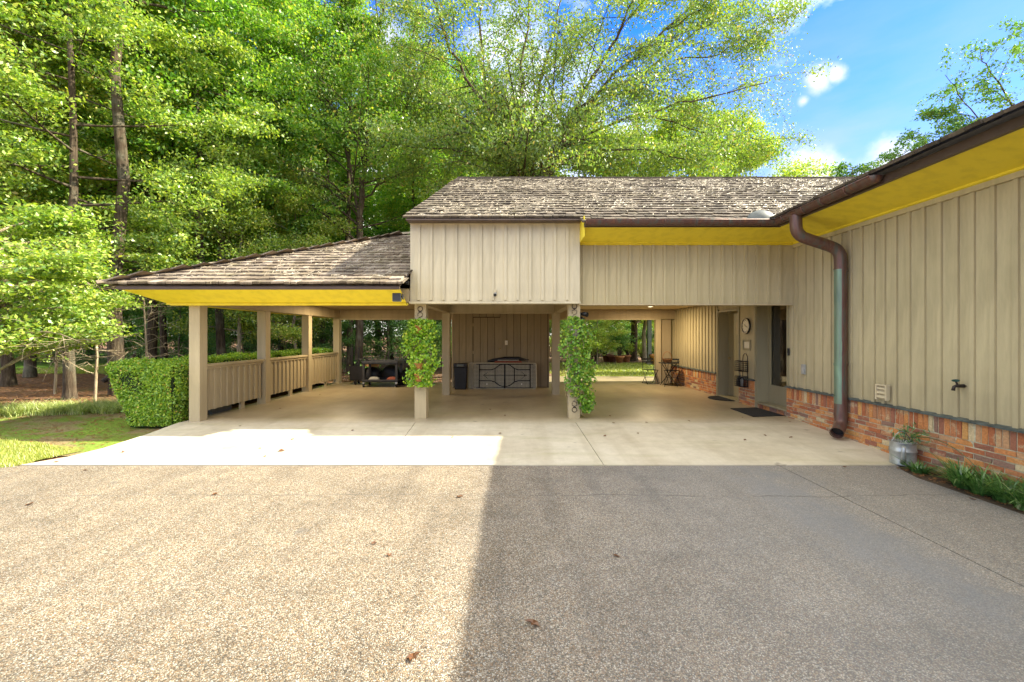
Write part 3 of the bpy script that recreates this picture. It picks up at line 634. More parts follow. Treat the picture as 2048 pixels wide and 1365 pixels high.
# hip caps climbing the corner
cap = MB().add([(-.11, 0, -.028), (0, 0, .032), (.11, 0, -.028), (-.11, .34, -.045), (0, .34, .012), (.11, .34, -.045), (-.11, 0, -.05), (.11, 0, -.05), (0, 0, .008)], [(0, 1, 4, 3), (1, 2, 5, 4), (0, 6, 8, 1), (1, 8, 7, 2)])
capm = cap.mesh('hip_cap', M['shake'])
hd = Vector((1, 1, .439)); hl = hd.length; hd.normalize(); hu = Vector((1, -1, 0)).normalized(); hn = hu.cross(hd)
R3 = Matrix((hu, hd, hn)).transposed().to_euler(); d = -.02; i = 0
while d < (3.95) * math.sqrt(2 + .439 ** 2) / 1.0:
    p0 = Vector((-6.94, 7.16, 2.455)) + hd * d
    link('hip_cap', capm, ROOF_L, p0 + hn * (.012 + rnd.uniform(0, .008)), R3); d += .225
link('hip_cap', capm, ROOF_L, (-2.5, 11.1, 4.17), (0, 0, -math.pi / 2))

# ---- main roof above the loft and the right bay
SM = .56; thm = math.atan(SM); zm = lambda y: 3.685 + SM * (y - 7.75)
q = MB(); zr = zm(11.3)
va = lambda y: 4.42 + (zm(y) - 3.54) / .42
q.add([(-1.95, 7.74, zm(7.74)), (1.2, 7.74, zm(7.74)), (1.2, 7.43, zm(7.43)), (4.36, 7.43, zm(7.43)), (va(11.3) + .3, 11.3, zr), (-1.5, 11.3, zr)], [(0, 1, 2, 3, 4, 5)])
q.add([(-1.5, 11.3, zr), (va(11.3) + 3, 11.3, zr), (va(11.3) + 3, 15.0, zm(7.6)), (-1.95, 15.0, zm(7.6))], [(0, 1, 2, 3)])
q.add([(-1.95, 7.74, zm(7.74)), (-1.5, 11.3, zr), (-1.95, 15.0, zm(7.6))], [(0, 1, 2)])
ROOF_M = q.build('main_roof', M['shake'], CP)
acc = (MB(), [], []); lim = [300]; k = 0; sMn = (0, math.cos(thm), math.sin(thm)); em = .205
for kk in (-2, -1):
    shake_course(ROOF_M, 1.18, 4.36, (0, 7.72, zm(7.72) + .005), (1, 0, 0), sMn, kk, em * .85, rnd, True, acc, lim)
while True:
    yk = 7.72 + k * em * math.cos(thm)
    if yk > 11.15: break
    a0 = -1.99 + (yk - 7.72) / 3.58 * .47
    shake_course(ROOF_M, a0, va(yk) + .1, (0, 7.72, zm(7.72) + .005), (1, 0, 0), sMn, k, em, rnd, True, acc, lim); k += 1
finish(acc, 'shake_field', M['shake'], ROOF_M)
a = -1.5
while a < 9.0:
    MB().extrude_y([(0, 0), (0, 0)], 0, 0) if False else None
    q = MB().box(a, a + .26, 11.19, 11.30, zr - .035, zr + .03 + rnd.uniform(0, .01)); q.build('ridge_cap', M['shake'], ROOF_M); a += .265
bx('fascia', M['fascia'], -1.955, 1.22, 7.70, 7.935, 3.642, 3.668, CP)
q = MB().add([(-1.95, 7.93, 3.66), (-1.95, 7.74, 3.64), (1.2, 7.74, 3.64), (1.2, 7.93, 3.66)], [(0, 1, 2, 3)]); q.build('soffit', M['fascia'], CP)
bx('fascia', M['fascia'], 1.2, 4.60, 7.44, 7.475, 3.455, 3.515, CP)
q = MB().add([(1.2, 8.15, 3.305), (1.2, 7.475, 3.48), (4.615, 7.475, 3.48), (5.28, 8.15, 3.305)], [(0, 1, 2, 3)]); q.build('soffit', M['yellow'], CP)
bx('soffit_bead', M['yellow'], 1.205, 5.24, 8.105, 8.15, 3.285, 3.31, CP)
bx('soffit_bead', M['yellow'], 1.205, 5.20, 8.06, 8.095, 3.302, 3.325, CP)
bx('soffit_end', M['yellow'], 1.2, 1.215, 7.48, 8.15, 3.30, 3.66, CP)

# half-round copper gutters
def gutter(p0, p1, r=.085):
    p0 = Vector(p0); p1 = Vector(p1); d = (p1 - p0); ln = d.length; d.normalize(); s_ = Vector((d.y, -d.x, 0)); n = 10; q = MB(); rows = []
    for rr_, flip in ((r, False), (r - .006, True)):
        vs = []
        for p in (p0, p1):
            for j in range(n + 1):
                an = math.pi * j / n; vs.append(p + s_ * math.cos(an) * rr_ - Vector((0, 0, 1)) * math.sin(an) * rr_)
        q.add(vs, [(j, j + 1, n + 2 + j, n + 1 + j) for j in range(n)], True)
    q.tube([p0 + s_ * r, p1 + s_ * r], .010, 6); q.tube([p0 - s_ * r, p1 - s_ * r], .008, 6); return q, s_, n
G, s_, n = gutter((1.21, 7.375, 3.545), (4.475, 7.375, 3.545)); GM = G.build('gutter', M['copper'], CP)
q = MB()
for x in (1.21,): q.add([(x, 7.375 + .085 * math.cos(math.pi * j / 10), 3.545 - .085 * math.sin(math.pi * j / 10)) for j in range(11)], [tuple(range(11))])
q.build('end_cap', M['copper'], GM)
for x in (2.0, 2.55, 3.1, 3.65, 4.2):
    q = MB().tube([(x, 7.375 - .088 * math.cos(math.pi * j / 8), 3.545 - .09 * math.sin(math.pi * j / 8)) for j in range(9)], .007, 4); q.build('bracket', M['copper'], GM)
# rounded splash guard in the valley corner
q = MB(); prof = []
for j in range(9):
    a_ = math.pi * j / 8
    for i in range(6):
        b_ = math.pi / 2 * i / 5; prof.append((4.30 + .26 * math.cos(a_) * math.cos(b_), 7.52 - .12 * math.cos(b_) * math.sin(a_) , 3.545 + .22 * math.sin(b_) ** .8 * (1)))
q.add(prof, [(j * 6 + i, (j + 1) * 6 + i, (j + 1) * 6 + i + 1, j * 6 + i + 1) for j in range(8) for i in range(5)], True)
q.build('splash_guard', M['acgrey'], GM)

# ------------------------------------------------------------------ house wing on the right
HO = thing('house', 'khaki board-and-batten house wing on a reclaimed brick base', 'house', (8, 6, 0))
def wallseg(y0, y1, z0, z1): return MB().box(5.305, 5.50, y0, y1, z0, z1)
W_ = MB()
W_.box(5.305, 5.45, -8, 8.33, -.2, 3.4).box(5.305, 5.45, 9.42, 10.16, -.2, 3.0).box(5.305, 5.45, 11.18, 15, -.2, 3.0).box(5.305, 5.45, 8.33, 9.42, 2.40, 3.4).box(5.305, 5.45, 10.16, 11.18, 2.20, 3.0)
WALL = W_.build('siding_wall', M['siding'], HO)
bx('end_wall', M['siding'], 5.45, 12, 14.8, 15, -.2, 3.4, HO); bx('rear_wall', M['siding'], 12, 12.2, -8, 15, -.2, 3.4, HO)
by = [4540.8 / (p - 1030) for p in (2098, 2039.5, 1992.6, 1950.9, 1918.6, 1885, 1852, 1822, 1795.6, 1772, 1751, 1727, 1704.5, 1685, 1664, 1646.5, 1629, 1613, 1597, 1588)]
y = by[0] - .21
front = []
while y > -1: front.append(y); y -= .21
ys = sorted(front + by)
def zt(y): return 3.30 if y < 8.15 else 2.42
prev = ys[0]
for y in ys[1:] + [8.325]:
    top = 3.30 if prev < 8.1 else 2.42
    piece('board', M['siding'], (.022, y - prev - .003, round(top - .60, 3)), (5.294, (y + prev) / 2, (top + .60) / 2), WALL); prev = y
for y in ys:
    top = 3.30
    piece('batten', M['siding'], (.025, .05, top - .60), (5.270 + rnd.uniform(-.0015, .0015), y + .025, (top + .60) / 2), WALL)
def seg(y0, y1, z0=.6):
    y = y0; 
    while y < y1 - .02:
        ye = min(y + .2, y1); piece('board', M['siding'], (.022, ye - y - .003, round(2.42 - z0, 3)), (5.294, (y + ye) / 2, (2.42 + z0) / 2), WALL); y = ye
    y = y0 + .1
    while y < y1 - .05:
        piece('batten', M['siding'], (.025, .05, round(2.42 - z0, 3)), (5.270, y, (2.42 + z0) / 2), WALL); y += .2
seg(11.24, 15.0)
piece('board', M['siding'], (.022, .62, 1.82), (5.294, 9.79, 1.51), WALL)
# flashing ledge
LD = MB()
for y0, y1 in ((-8, 8.325), (9.43, 10.10), (11.24, 14.9)):
    LD.add([(5.215, y0, .572), (5.300, y0, .572), (5.300, y0, .612), (5.215, y0, .594), (5.215, y1, .572), (5.300, y1, .572), (5.300, y1, .612), (5.215, y1, .594)], [(0, 3, 2, 1), (4, 5, 6, 7), (0, 1, 5, 4), (1, 2, 6, 5), (2, 3, 7, 6), (3, 0, 4, 7)])
LD.build('flashing_ledge', M['ledge'], HO)
BB = MB()
for y0, y1 in ((-8, 8.325), (9.43, 10.10), (11.24, 14.9)): BB.box(5.2605, 5.30, y0, y1, -.2, .571)
BRK = BB.build('brick_base', M['mortar'], HO)
nbr = [300]; acc = (MB(), [], [])
def brick(y0, y1, z0, z1):
    pr = rnd.uniform(-.004, .004)
    if nbr[0] > 0:
        nbr[0] -= 1; dy = round((y1 - y0) / .004) * .004; dz = round((z1 - z0) / .002) * .002
        piece('brick', M['brick'], (.03, dy, dz), (5.268 + pr * .8, (y0 + y1) / 2, (z0 + z1) / 2), BRK, rot=(rnd.uniform(-.012, .012), 0, rnd.uniform(-.01, .01)), jit=1 + rnd.randrange(3))
    else:
        acc[0].box(5.253 + pr, 5.283, y0, y1, z0, z1); acc[1].append(rnd.random()); acc[2].append(8)
spans = ((4.3, 8.325), (9.43, 10.10), (11.24, 14.9), (1.5, 4.3))
for y0, y1 in spans:
    y = y0
    while y < y1 - .04:
        w_ = min(.0685 + rnd.uniform(-.006, .006), y1 - y); brick(y + .005, y + w_ - .005, .365, .567); y += w_ + .002
    z = .352; row = 0
    while z > (-.14 if y0 < 8 else -.03):
        y = y0 - (.1 if row % 2 else 0)
        while y < y1 - .03:
            ln = .208 + rnd.uniform(-.014, .012); a_, b_ = max(y, y0), min(y + ln, y1)
            if b_ - a_ > .03: brick(a_ + .005, b_ - .007, z - .054, z + rnd.uniform(-.002, .002))
            y += ln
        z -= .0665; row += 1
finish(acc, 'brick_field', M['brick'], BRK)
# soffit, fascia, gutter, roof
q = MB().add([(5.28, 8.15, 3.305), (4.61, 7.478, 3.48), (4.61, -8, 3.48), (5.28, -8, 3.305)], [(0, 1, 2, 3)]); q.build('soffit', M['yellow'], HO)
q = MB().add([(5.215, 8.07, 3.298), (5.255, 8.1, 3.283), (5.255, -8, 3.283), (5.215, -8, 3.298), (5.215, 8.07, 3.33), (5.255, 8.1, 3.315), (5.255, -8, 3.315), (5.215, -8, 3.33)], [(0, 3, 2, 1), (0, 1, 5, 4), (0, 4, 7, 3), (1, 2, 6, 5)]); q.build('soffit_bead', M['yellow'], HO)
bx('frieze_board', M['siding'], 5.24, 5.28, -8, 8.12, 3.225, 3.29, HO)
bx('fascia', M['fascia'], 4.555, 4.612, -8, 7.43, 3.462, 3.56, HO)
G, s_, n = gutter((4.475, 7.375, 3.545), (4.475, 5.33, 3.555)); GR = G.build('gutter', M['copper'], HO)
q = MB(); q.add([(4.475 + .088 * math.cos(math.pi * j / 10), 5.328, 3.555 - .088 * math.sin(math.pi * j / 10)) for j in range(11)] + [(4.475 + .06 * math.cos(math.pi * j / 10), 5.29, 3.555 - .06 * math.sin(math.pi * j / 10)) for j in range(11)], [(j, j + 1, 12 + j, 11 + j) for j in range(10)] + [tuple(range(11, 22))], True)
q.build('end_cap', M['copper'], GR)
for y in (5.75, 6.2, 6.6, 7.1):
    q = MB().tube([(4.475 - .09 * math.cos(math.pi * j / 8), y, 3.548 - .092 * math.sin(math.pi * j / 8)) for j in range(9)], .009, 5); q.build('bracket', M['copper'], GR)
DP = thing
path = [(4.475, 6.85, 3.49), (4.475, 6.85, 3.34), (4.485, 6.85, 3.25), (4.53, 6.85, 3.18), (4.60, 6.845, 3.13), (4.98, 6.82, 3.00), (5.08, 6.81, 2.95), (5.135, 6.80, 2.87), (5.15, 6.80, 2.76), (5.15, 6.80, .27), (5.14, 6.79, .19), (5.08, 6.735, .125), (4.985, 6.66, .07)]
# smooth with a Chaikin pass
pts = [Vector(p) for p in path]
out = [pts[0]]
for a_, b_ in zip(pts, pts[1:]):
    if (a_ - b_).length > 1: out += [a_.lerp(b_, .02), a_.lerp(b_, .98)]
    else: out += [a_.lerp(b_, .25), a_.lerp(b_, .75)]
out.append(pts[-1])
PIPE = MB().tube(out, .088, 20, caps=False); PO = PIPE.build('downspout', M['copper'], HO)
q = MB()
for z in (1.12, 2.62, .33): q.tube([(5.15, 6.80, z - .02), (5.15, 6.80, z + .02)], .094, 20, caps=False)
q.build('seam_collar', M['copper'], PO)
q = MB().tube([pts[-1] + Vector((.01, .01, .006)), pts[-1] - Vector((.012, .012, .006))], .093, 20, caps=False); q.build('outlet_rim', M['copper'], PO)
q = MB().tube([pts[-1] + Vector((.06, .06, .03)), pts[-1] + Vector((.055, .055, .027))], .08, 16); q.build('pipe_throat', M['black'], PO)
q = MB().box(5.15, 5.28, 6.78, 6.82, 2.58, 2.60).box(5.15, 5.28, 6.78, 6.82, 1.1, 1.12); q.build('wall_strap', M['copper'], PO)
zw = lambda x: 3.555 + .42 * (x - 4.42)
q = MB().add([(4.44, -8, zw(4.44)), (4.44, 7.47, zw(4.44)), (va(11.3), 11.3, zw(va(11.3))), (14, 11.3, zw(va(11.3))), (14, -8, zw(va(11.3)))], [(0, 1, 2, 3, 4)])
q.add([(4.44, -8, zw(4.44)), (14, -8, 3.4), (14, -8, zw(va(11.3)))], [(0, 1, 2)])
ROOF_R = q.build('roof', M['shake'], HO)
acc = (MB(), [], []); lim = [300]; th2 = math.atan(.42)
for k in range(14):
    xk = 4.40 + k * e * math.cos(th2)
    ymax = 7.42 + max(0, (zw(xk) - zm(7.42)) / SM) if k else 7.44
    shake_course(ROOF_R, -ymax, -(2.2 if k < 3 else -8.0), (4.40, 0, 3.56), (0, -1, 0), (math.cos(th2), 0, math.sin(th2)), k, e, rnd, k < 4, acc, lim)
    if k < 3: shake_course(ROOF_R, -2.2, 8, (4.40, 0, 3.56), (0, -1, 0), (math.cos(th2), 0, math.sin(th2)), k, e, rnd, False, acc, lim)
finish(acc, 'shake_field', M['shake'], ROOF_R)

# doors in the right wall
def recess(y0, y1, top, d):
    q = MB().box(5.262, 5.306, y0 - .05, y0 + .005, 0, min(top + .05, 2.42)).box(5.262, 5.306, y1 - .005, y1 + .05, 0, min(top + .05, 2.42))
    q.box(5.28, 5.28 + d + .06, y1 - .03, y1, 0, top).box(5.28, 5.28 + d + .06, y0, y0 + .03, 0, top).box(5.262, 5.28 + d + .06, y0, y1, top - .03, top)
    return q.build('door_frame', M['door'], HO)
recess(8.33, 9.42, 2.40, .24); recess(10.16, 11.18, 2.20, .25)
D1 = MB().box(5.52, 5.56, 8.36, 9.39, .13, .50).box(5.52, 5.56, 9.27, 9.39, .50, 2.37).box(5.52, 5.56, 8.36, 8.46, .50, 2.37).box(5.52, 5.56, 8.46, 9.27, 2.27, 2.37).build('door', M['door'], HO)
bx('pane', M['glass'], 5.535, 5.545, 8.46, 9.27, .50, 2.27, D1)
q = MB().box(5.512, 5.522, 8.44, 8.47, .49, 2.28).box(5.512, 5.522, 9.26, 9.29, .49, 2.28).box(5.512, 5.522, 8.47, 9.26, .485, .515); q.build('glazing_bead', M['door'], D1)
q = MB().tube([(5.51, 8.42, 1.0), (5.45, 8.42, 1.0), (5.45, 8.54, 1.0)], .012, 8); q.build('handle', M['brass'], D1)
bx('room_back', M['trim'], 7.5, 7.6, 7.5, 10, 0, 2.42, HO); bx('room_floor', M['tabletop'], 5.57, 7.5, 7.5, 10, .05, .12, HO)
for i in range(9): piece('brick', M['brick'], (.20, .105, .09), (5.40, 8.42 + i * .12, .045), BRK, jit=1)
bx('sill', M['door'], 5.265, 5.52, 8.35, 9.40, .098, .13, HO)
D2 = bx('door', M['door'], 5.545, 5.575, 10.19, 11.15, .03, 2.17, HO)
for i in range(5): piece('board', M['door'], (.018, .185, 2.12), (5.537, 10.285 + i * .19, 1.10), D2)
q = MB().lathe([(0, -.03), (.022, -.022), (.03, 0), (.022, .022), (0, .03)], (5.50, 11.05, .99), 12).tube([(5.53, 11.05, .99), (5.50, 11.05, .99)], .012, 8); q.build('knob', M['brass'], D2)
bx('notice_panel', M['trim'], 5.518, 5.528, 10.42, 10.72, 1.60, 1.92, D2)
bx('sill', M['door'], 5.262, 5.545, 10.18, 11.16, 0.005, .03, HO)
# ------------------------------------------------------------------ fixtures and things under the roof
def T(name, label, cat, loc, group=None): return thing(name, label, cat, loc, group)

# clock, notice, wire rack on the right wall
t = T('wall_clock', 'round cream wall clock hung between the two doors', 'clock', (5.27, 9.80, 1.79))
q = MB(); q.lathe([(.0, 0), (.155, 0), (.155, .012), (.165, .03), (.18, .035), (.185, .02), (.185, 0)], (0, 0, 0), 32)
me = q.mesh('rim', M['black'])
o = link('rim', me, t, (0, 0, 0), (0, -math.pi / 2, 0), True)
q = MB().lathe([(0, .014), (.158, .014)], (0, 0, 0), 32); o = link('dial', q.mesh('dial', M['white']), t, (0, 0, 0), (0, -math.pi / 2, 0), True)
q = MB()
for i in range(12):
    a_ = i * math.pi / 6; c0 = Vector((-.018, math.sin(a_) * .125, math.cos(a_) * .125)); c1 = Vector((-.018, math.sin(a_) * .145, math.cos(a_) * .145)); q.tube([c0, c1], .006, 4)
q.build('hour_mark', M['black'], t, local=True)
MB().tube([(-.02, 0, 0), (-.02, .055, .04)], .005, 4).build('hour_hand', M['black'], t, local=True)
MB().tube([(-.022, 0, 0), (-.022, -.09, -.03)], .004, 4).build('minute_hand', M['black'], t, local=True)
q = MB().lathe([(.158, .012), (.182, .012), (.180, .037), (.165, .034), (.158, .016)], (0, 0, 0), 32); link('bezel', q.mesh('bezel', M['cream']), t, (0, 0, 0), (0, -math.pi / 2, 0), True)

t = T('picture_frame', 'small cream notice in a khaki frame under the wall clock', 'frame', (5.28, 9.79, 1.36))
q = MB().box(5.262, 5.284, 9.63, 9.66, 1.24, 1.48).box(5.262, 5.284, 9.92, 9.95, 1.24, 1.48).box(5.262, 5.284, 9.66, 9.92, 1.24, 1.265).box(5.262, 5.284, 9.66, 9.92, 1.455, 1.48); q.build('frame', M['door'], t)
bx('notice', M['white'], 5.274, 5.279, 9.69, 9.89, 1.29, 1.43, t)

t = T('wire_rack', 'black two-basket wire rack hanging on the wall between the doors', 'rack', (5.25, 9.80, .42))
R = .006; q = MB(); q.tube([(5.24, 9.69, .42), (5.24, 9.69, 1.05), (5.24, 9.71, 1.12), (5.24, 9.76, 1.165), (5.24, 9.81, 1.165), (5.24, 9.87, 1.12), (5.24, 9.89, 1.05), (5.24, 9.89, .42)], .008, 6); q.build('frame', M['iron'], t)
for z0, z1 in ((.77, .99), (.42, .64)):
    q = MB(); 
    for k in range(6):
        z = z0 + (z1 - z0) * k / 5; rr_ = .009 if k in (0, 5) else .004
        q.tube([(5.235, 9.65, z), (5.08, 9.65, z), (5.08, 9.95, z), (5.235, 9.95, z)], rr_, 4); q.tube([(5.235, 9.65, z), (5.235, 9.95, z)], rr_, 4)
    for k in range(8): q.tube([(5.08, 9.65 + k * .043, z0), (5.08, 9.65 + k * .043, z1)], .004, 4)
    for k in range(4): q.tube([(5.08 + .05 * k, 9.65, z0), (5.08 + .05 * k, 9.65, z1)], .004, 4)
    for k in range(8): q.tube([(5.08, 9.65 + k * .043, z0), (5.235, 9.65 + k * .043, z0)], .003, 4)
    q.build('basket', M['iron'], t)
t = T('spray_can', 'pale can standing in the lower basket of the wire rack', 'can', (5.16, 9.78, .425))
MB().lathe([(0, 0), (.03, 0), (.03, .14), (.02, .155), (.012, .175), (0, .175)], (0, 0, 0), 14).build('body', M['grey'], t, local=True)
MB().lathe([(0, .176), (.012, .176), (.012, .20), (0, .20)], (0, 0, 0), 10).build('cap', M['black'], t, local=True)
t = T('folded_cloth', 'dark folded cloth lying in the lower basket of the wire rack', 'cloth', (5.16, 9.88, .425))
MB().box(-.06, .06, -.05, .05, .0, .13).box(-.05, .05, -.04, .04, .13, .19).build('fold', M['black'], t, local=True, bevel=.015)

# doormats
q = MB().prism([(4.60, 8.30), (5.255, 8.42), (5.24, 9.33), (4.62, 9.22)], .004, .016); o = q.build('doormat', M['mat']); tag(o, 'rectangular black doormat in front of the glass door', 'doormat')
pl = [(5.255, 10.28), (5.255, 11.12)] + [(5.255 - .42 * math.sin(math.pi * i / 12), 10.70 + .42 * math.cos(math.pi * i / 12)) for i in range(1, 12)]
q = MB().prism(pl[::-1], .004, .018); o = q.build('doormat', M['mat']); tag(o, 'half-round black doormat in front of the plank door', 'doormat')

# small fixtures on the right wall
t = T('doorbell', 'black video doorbell on the corner beside the glass door', 'doorbell', (5.27, 8.27, 1.26))
bx('body', M['black'], 5.245, 5.268, 8.245, 8.295, 1.19, 1.33, t, bevel=.004); MB().lathe([(0, .0), (.016, 0), (.016, .004), (0, .006)], (0, 0, 0), 16).build('button', M['acgrey'], t).matrix_world
bpy.data.objects['button'].location = (5.244, 8.27, 1.215); bpy.data.objects['button'].rotation_euler = (0, -math.pi / 2, 0)
bx('lens', M['glass'], 5.241, 5.245, 8.26, 8.28, 1.285, 1.305, t)
t = T('outlet_box', 'grey weatherproof outlet cover on the wall near the downspout', 'outlet', (5.27, 7.82, .96))
bx('cover', M['galv'], 5.235, 5.268, 7.775, 7.865, .87, 1.05, t, bevel=.006); bx('lid', M['grey'], 5.225, 5.235, 7.785, 7.855, .88, 1.04, t, bevel=.004)
t = T('dryer_vent', 'cream louvred dryer vent low on the right wall', 'vent', (5.27, 6.12, .77))
VT = bx('hood', M['cream'], 5.238, 5.268, 6.03, 6.21, .665, .875, t, bevel=.006)
for k in range(3):
    q = MB().add([(5.238, 6.05, .855 - k * .06), (5.238, 6.19, .855 - k * .06), (5.205, 6.19, .815 - k * .06), (5.205, 6.05, .815 - k * .06), (5.238, 6.05, .845 - k * .06), (5.238, 6.19, .845 - k * .06), (5.209, 6.19, .805 - k * .06), (5.209, 6.05, .805 - k * .06)], [(0, 1, 2, 3), (4, 7, 6, 5), (3, 2, 6, 7), (0, 3, 7, 4), (1, 5, 6, 2)]); q.build('louvre', M['cream'], t)
q = MB().box(5.20, 5.24, 6.025, 6.05, .66, .88).box(5.20, 5.24, 6.19, 6.215, .66, .88).box(5.20, 5.24, 6.05, 6.19, .862, .88); q.build('side_flange', M['cream'], t)
t = T('garden_tap', 'green-handled brass garden tap on the right wall', 'tap', (5.27, 5.05, .99))
MB().tube([(5.27, 5.05, .985), (5.18, 5.05, .985), (5.155, 5.05, .975), (5.145, 5.05, .93)], [.022, .018, .016, .019], 10).lathe([(0, -.002), (.032, -.002), (.032, .006), (0, .006)], (5.27, 5.05, .985), 4).build('spout', M['hook'], t)
MB().tube([(5.20, 5.05, .99), (5.175, 5.05, 1.045)], .01, 8).build('stem', M['hook'], t)
q = MB().tube([(5.175 + .035 * math.cos(a_ * math.pi / 6) * .5, 5.05 + .038 * math.sin(a_ * math.pi / 6), 1.048 + .008 * math.cos(a_ * math.pi / 6)) for a_ in range(13)], .007, 6)
for a_ in range(4): q.tube([(5.175, 5.05, 1.048), (5.175 + .018 * math.cos(a_ * math.pi / 2), 5.05 + .038 * math.sin(a_ * math.pi / 2), 1.048)], .006, 4)
q.build('handwheel', M['bluegreen'], t)

# lamps and cameras
t = T('floodlight', 'dark grey square floodlight bracketed under the yellow soffit beside the loft', 'floodlight', (-1.97, 7.46, 2.20))
MB().box(-2.115, -1.965, 7.40, 7.46, 2.16, 2.335).build('housing', M['acgrey'], t, bevel=.01); bx('lens', M['grey'], -2.105, -1.975, 7.394, 7.401, 2.175, 2.32, t).data.materials[0] = M['cart']
MB().box(-1.965, -1.94, 7.42, 7.46, 2.23, 2.255).box(-1.945, -1.935, 7.40, 7.48, 2.20, 2.29).build('bracket', M['black'], t)
t = T('junction_box', 'small dark fitting on the roof edge at the loft corner', 'fitting', (-1.96, 7.9, 2.53)); MB().box(-1.99, -1.945, 7.84, 7.90, 2.50, 2.58).build('box', M['black'], t, bevel=.005); MB().tube([(-1.965, 7.84, 2.54), (-1.99, 7.78, 2.52)], .018, 8).build('snout', M['black'], t)
t = T('security_camera', 'small security camera low on the face of the pale loft', 'camera', (-.365, 7.93, 2.33))
MB().box(-.39, -.34, 7.90, 7.955, 2.35, 2.42).build('mount', M['cream'], t, bevel=.006); MB().tube([(-.365, 7.92, 2.34), (-.365, 7.84, 2.315)], .032, 12).build('barrel', M['grey'], t); MB().tube([(-.365, 7.841, 2.3155), (-.365, 7.834, 2.3135)], .027, 12).build('lens', M['black'], t)
t = T('security_camera', 'black camera spotlight on the side of the right ivy post', 'camera', (1.25, 8.25, 2.0))
MB().box(1.235, 1.26, 8.21, 8.29, 1.93, 2.02).build('mount', M['black'], t, bevel=.004); MB().tube([(1.25, 8.25, 1.98), (1.30, 8.21, 1.99), (1.37, 8.14, 1.97)], [.02, .04, .045], 12).build('barrel', M['black'], t); MB().tube([(1.26, 8.24, 1.93), (1.31, 8.18, 1.86)], [.02, .035], 10).build('lamp_head', M['black'], t)
def downlight(x, y, label):
    t = T('ceiling_light', label, 'ceiling light', (x, y, 2.424), 'recessed ceiling lights')
    MB().lathe([(.07, 0), (.095, -.006), (.10, 0)], (0, 0, 0), 20).build('trim_ring', M['white'], t, local=True); MB().lathe([(0, -.002), (.07, -.002)], (0, 0, 0), 20).build('diffuser', M['lamp'], t, local=True)
    ld = bpy.data.lights.new('downlight_bulb', 'AREA'); ld.shape = 'DISK'; ld.size = .14; ld.energy = 15; ld.color = (1, .80, .55); lo = bpy.data.objects.new('downlight_bulb', ld); COL.objects.link(lo); lo.parent = t; lo.location = (0, 0, -.02)
downlight(4.0, 12.7, 'round white recessed light in the ceiling of the right bay'); downlight(-4.75, 12.0, 'round white recessed light in the ceiling of the left bay')
t = T('light_switch', 'cream switch plate beside the storage door', 'switch', (-.26, 12.95, 1.35)); bx('plate', M['white'], -.30, -.22, 12.93, 12.955, 1.29, 1.42, t, bevel=.004); bx('toggle', M['cream'], -.268, -.252, 12.918, 12.93, 1.34, 1.37, t)

# bin and folding tables in front of the storage door
t = T('trash_bin', 'slim black swing-lid bin left of the folding tables', 'bin', (-1.59, 12.62, 0))
def frust(x0, x1, y0, y1, z0, z1, k):
    cx, cy = (x0 + x1) / 2, (y0 + y1) / 2; f = lambda x, c, s: c + (x - c) * s
    return MB().add([(f(x, cx, k), f(y, cy, k), z0) for x, y in ((x0, y0), (x1, y0), (x1, y1), (x0, y1))] + [(x, y, z1) for x, y in ((x0, y0), (x1, y0), (x1, y1), (x0, y1))], [(0, 3, 2, 1), (4, 5, 6, 7), (0, 1, 5, 4), (1, 2, 6, 5), (2, 3, 7, 6), (3, 0, 4, 7)])
frust(-.19, .19, -.14, .14, 0, .64, .86).build('body', M['black'], t, local=True, bevel=.02)
MB().box(-.2, .2, -.15, .15, .625, .655).box(-.19, .19, -.14, .14, .655, .76).build('lid', M['black'], t, local=True, bevel=.018)
bx('flap', M['acgrey'], -.10, .10, -.152, -.144, .67, .735, t, local=True)
def folded_table(label, x0, x1, y, tilt, legs=True):
    t = T('folding_table', label, 'folding table', (x0, y, 0), 'folded plastic tables'); ln = x1 - x0; h = .755
    n = 6; r = .06; poly = []
    for cx, cz, a0 in ((ln - r, r, -90), (ln - r, h - r, 0), (r, h - r, 90), (r, r, 180)):
        for i in range(n + 1): a_ = math.radians(a0 + 90 * i / n); poly.append((cx + r * math.cos(a_), cz + r * math.sin(a_)))
    MB().extrude_y(poly, -.02, .02).build('tabletop', M['tabletop'], t, local=True)
    q = MB(); inner = [(p[0], -.032, p[1]) for p in poly]; q.tube(inner + [inner[0]], .014, 6); q.build('rim', M['tabletop'], t, local=True)
    if legs:
        fy = -.038; q = MB(); s = ln / 1.9
        def b_(pts, r_=.014): q.tube([(p[0] * s, fy, p[1]) for p in pts], r_, 6)
        b_([(.10, .035), (1.80, .035)], .010); b_([(.10, .725), (1.80, .725)], .010)
        b_([(.19, .035), (.19, .725)]); b_([(1.71, .035), (1.71, .725)]); b_([(.95, .02), (.95, .735)], .022)
        b_([(.19, .56), (.55, .56), (.66, .60), (.80, .70), (.88, .72), (1.02, .72), (1.10, .70), (1.24, .60), (1.35, .56), (1.71, .56)])
        b_([(.19, .24), (.55, .24), (.66, .20), (.80, .10), (.88, .075), (1.02, .075), (1.10, .10), (1.24, .20), (1.35, .24), (1.71, .24)])
        b_([(.66, .20), (.66, .60)], .012); b_([(1.24, .20), (1.24, .60)], .012); b_([(.30, .40), (1.62, .40)], .008)
        for x_, d_ in ((.33, .22), (1.57, -.22)): b_([(x_, .40), (x_ + d_ * .5, .49)], .006); b_([(x_, .40), (x_ + d_ * .5, .30)], .006)
        q.build('folding_frame', M['iron'], t, local=True)
        for x_ in (.40, 1.44): bx('label', M['white'], x_ * s, (x_ + .035) * s, -.028, -.022, .12, .16, t, local=True)
    else: pass
    t.rotation_euler = (-tilt, 0, 0)
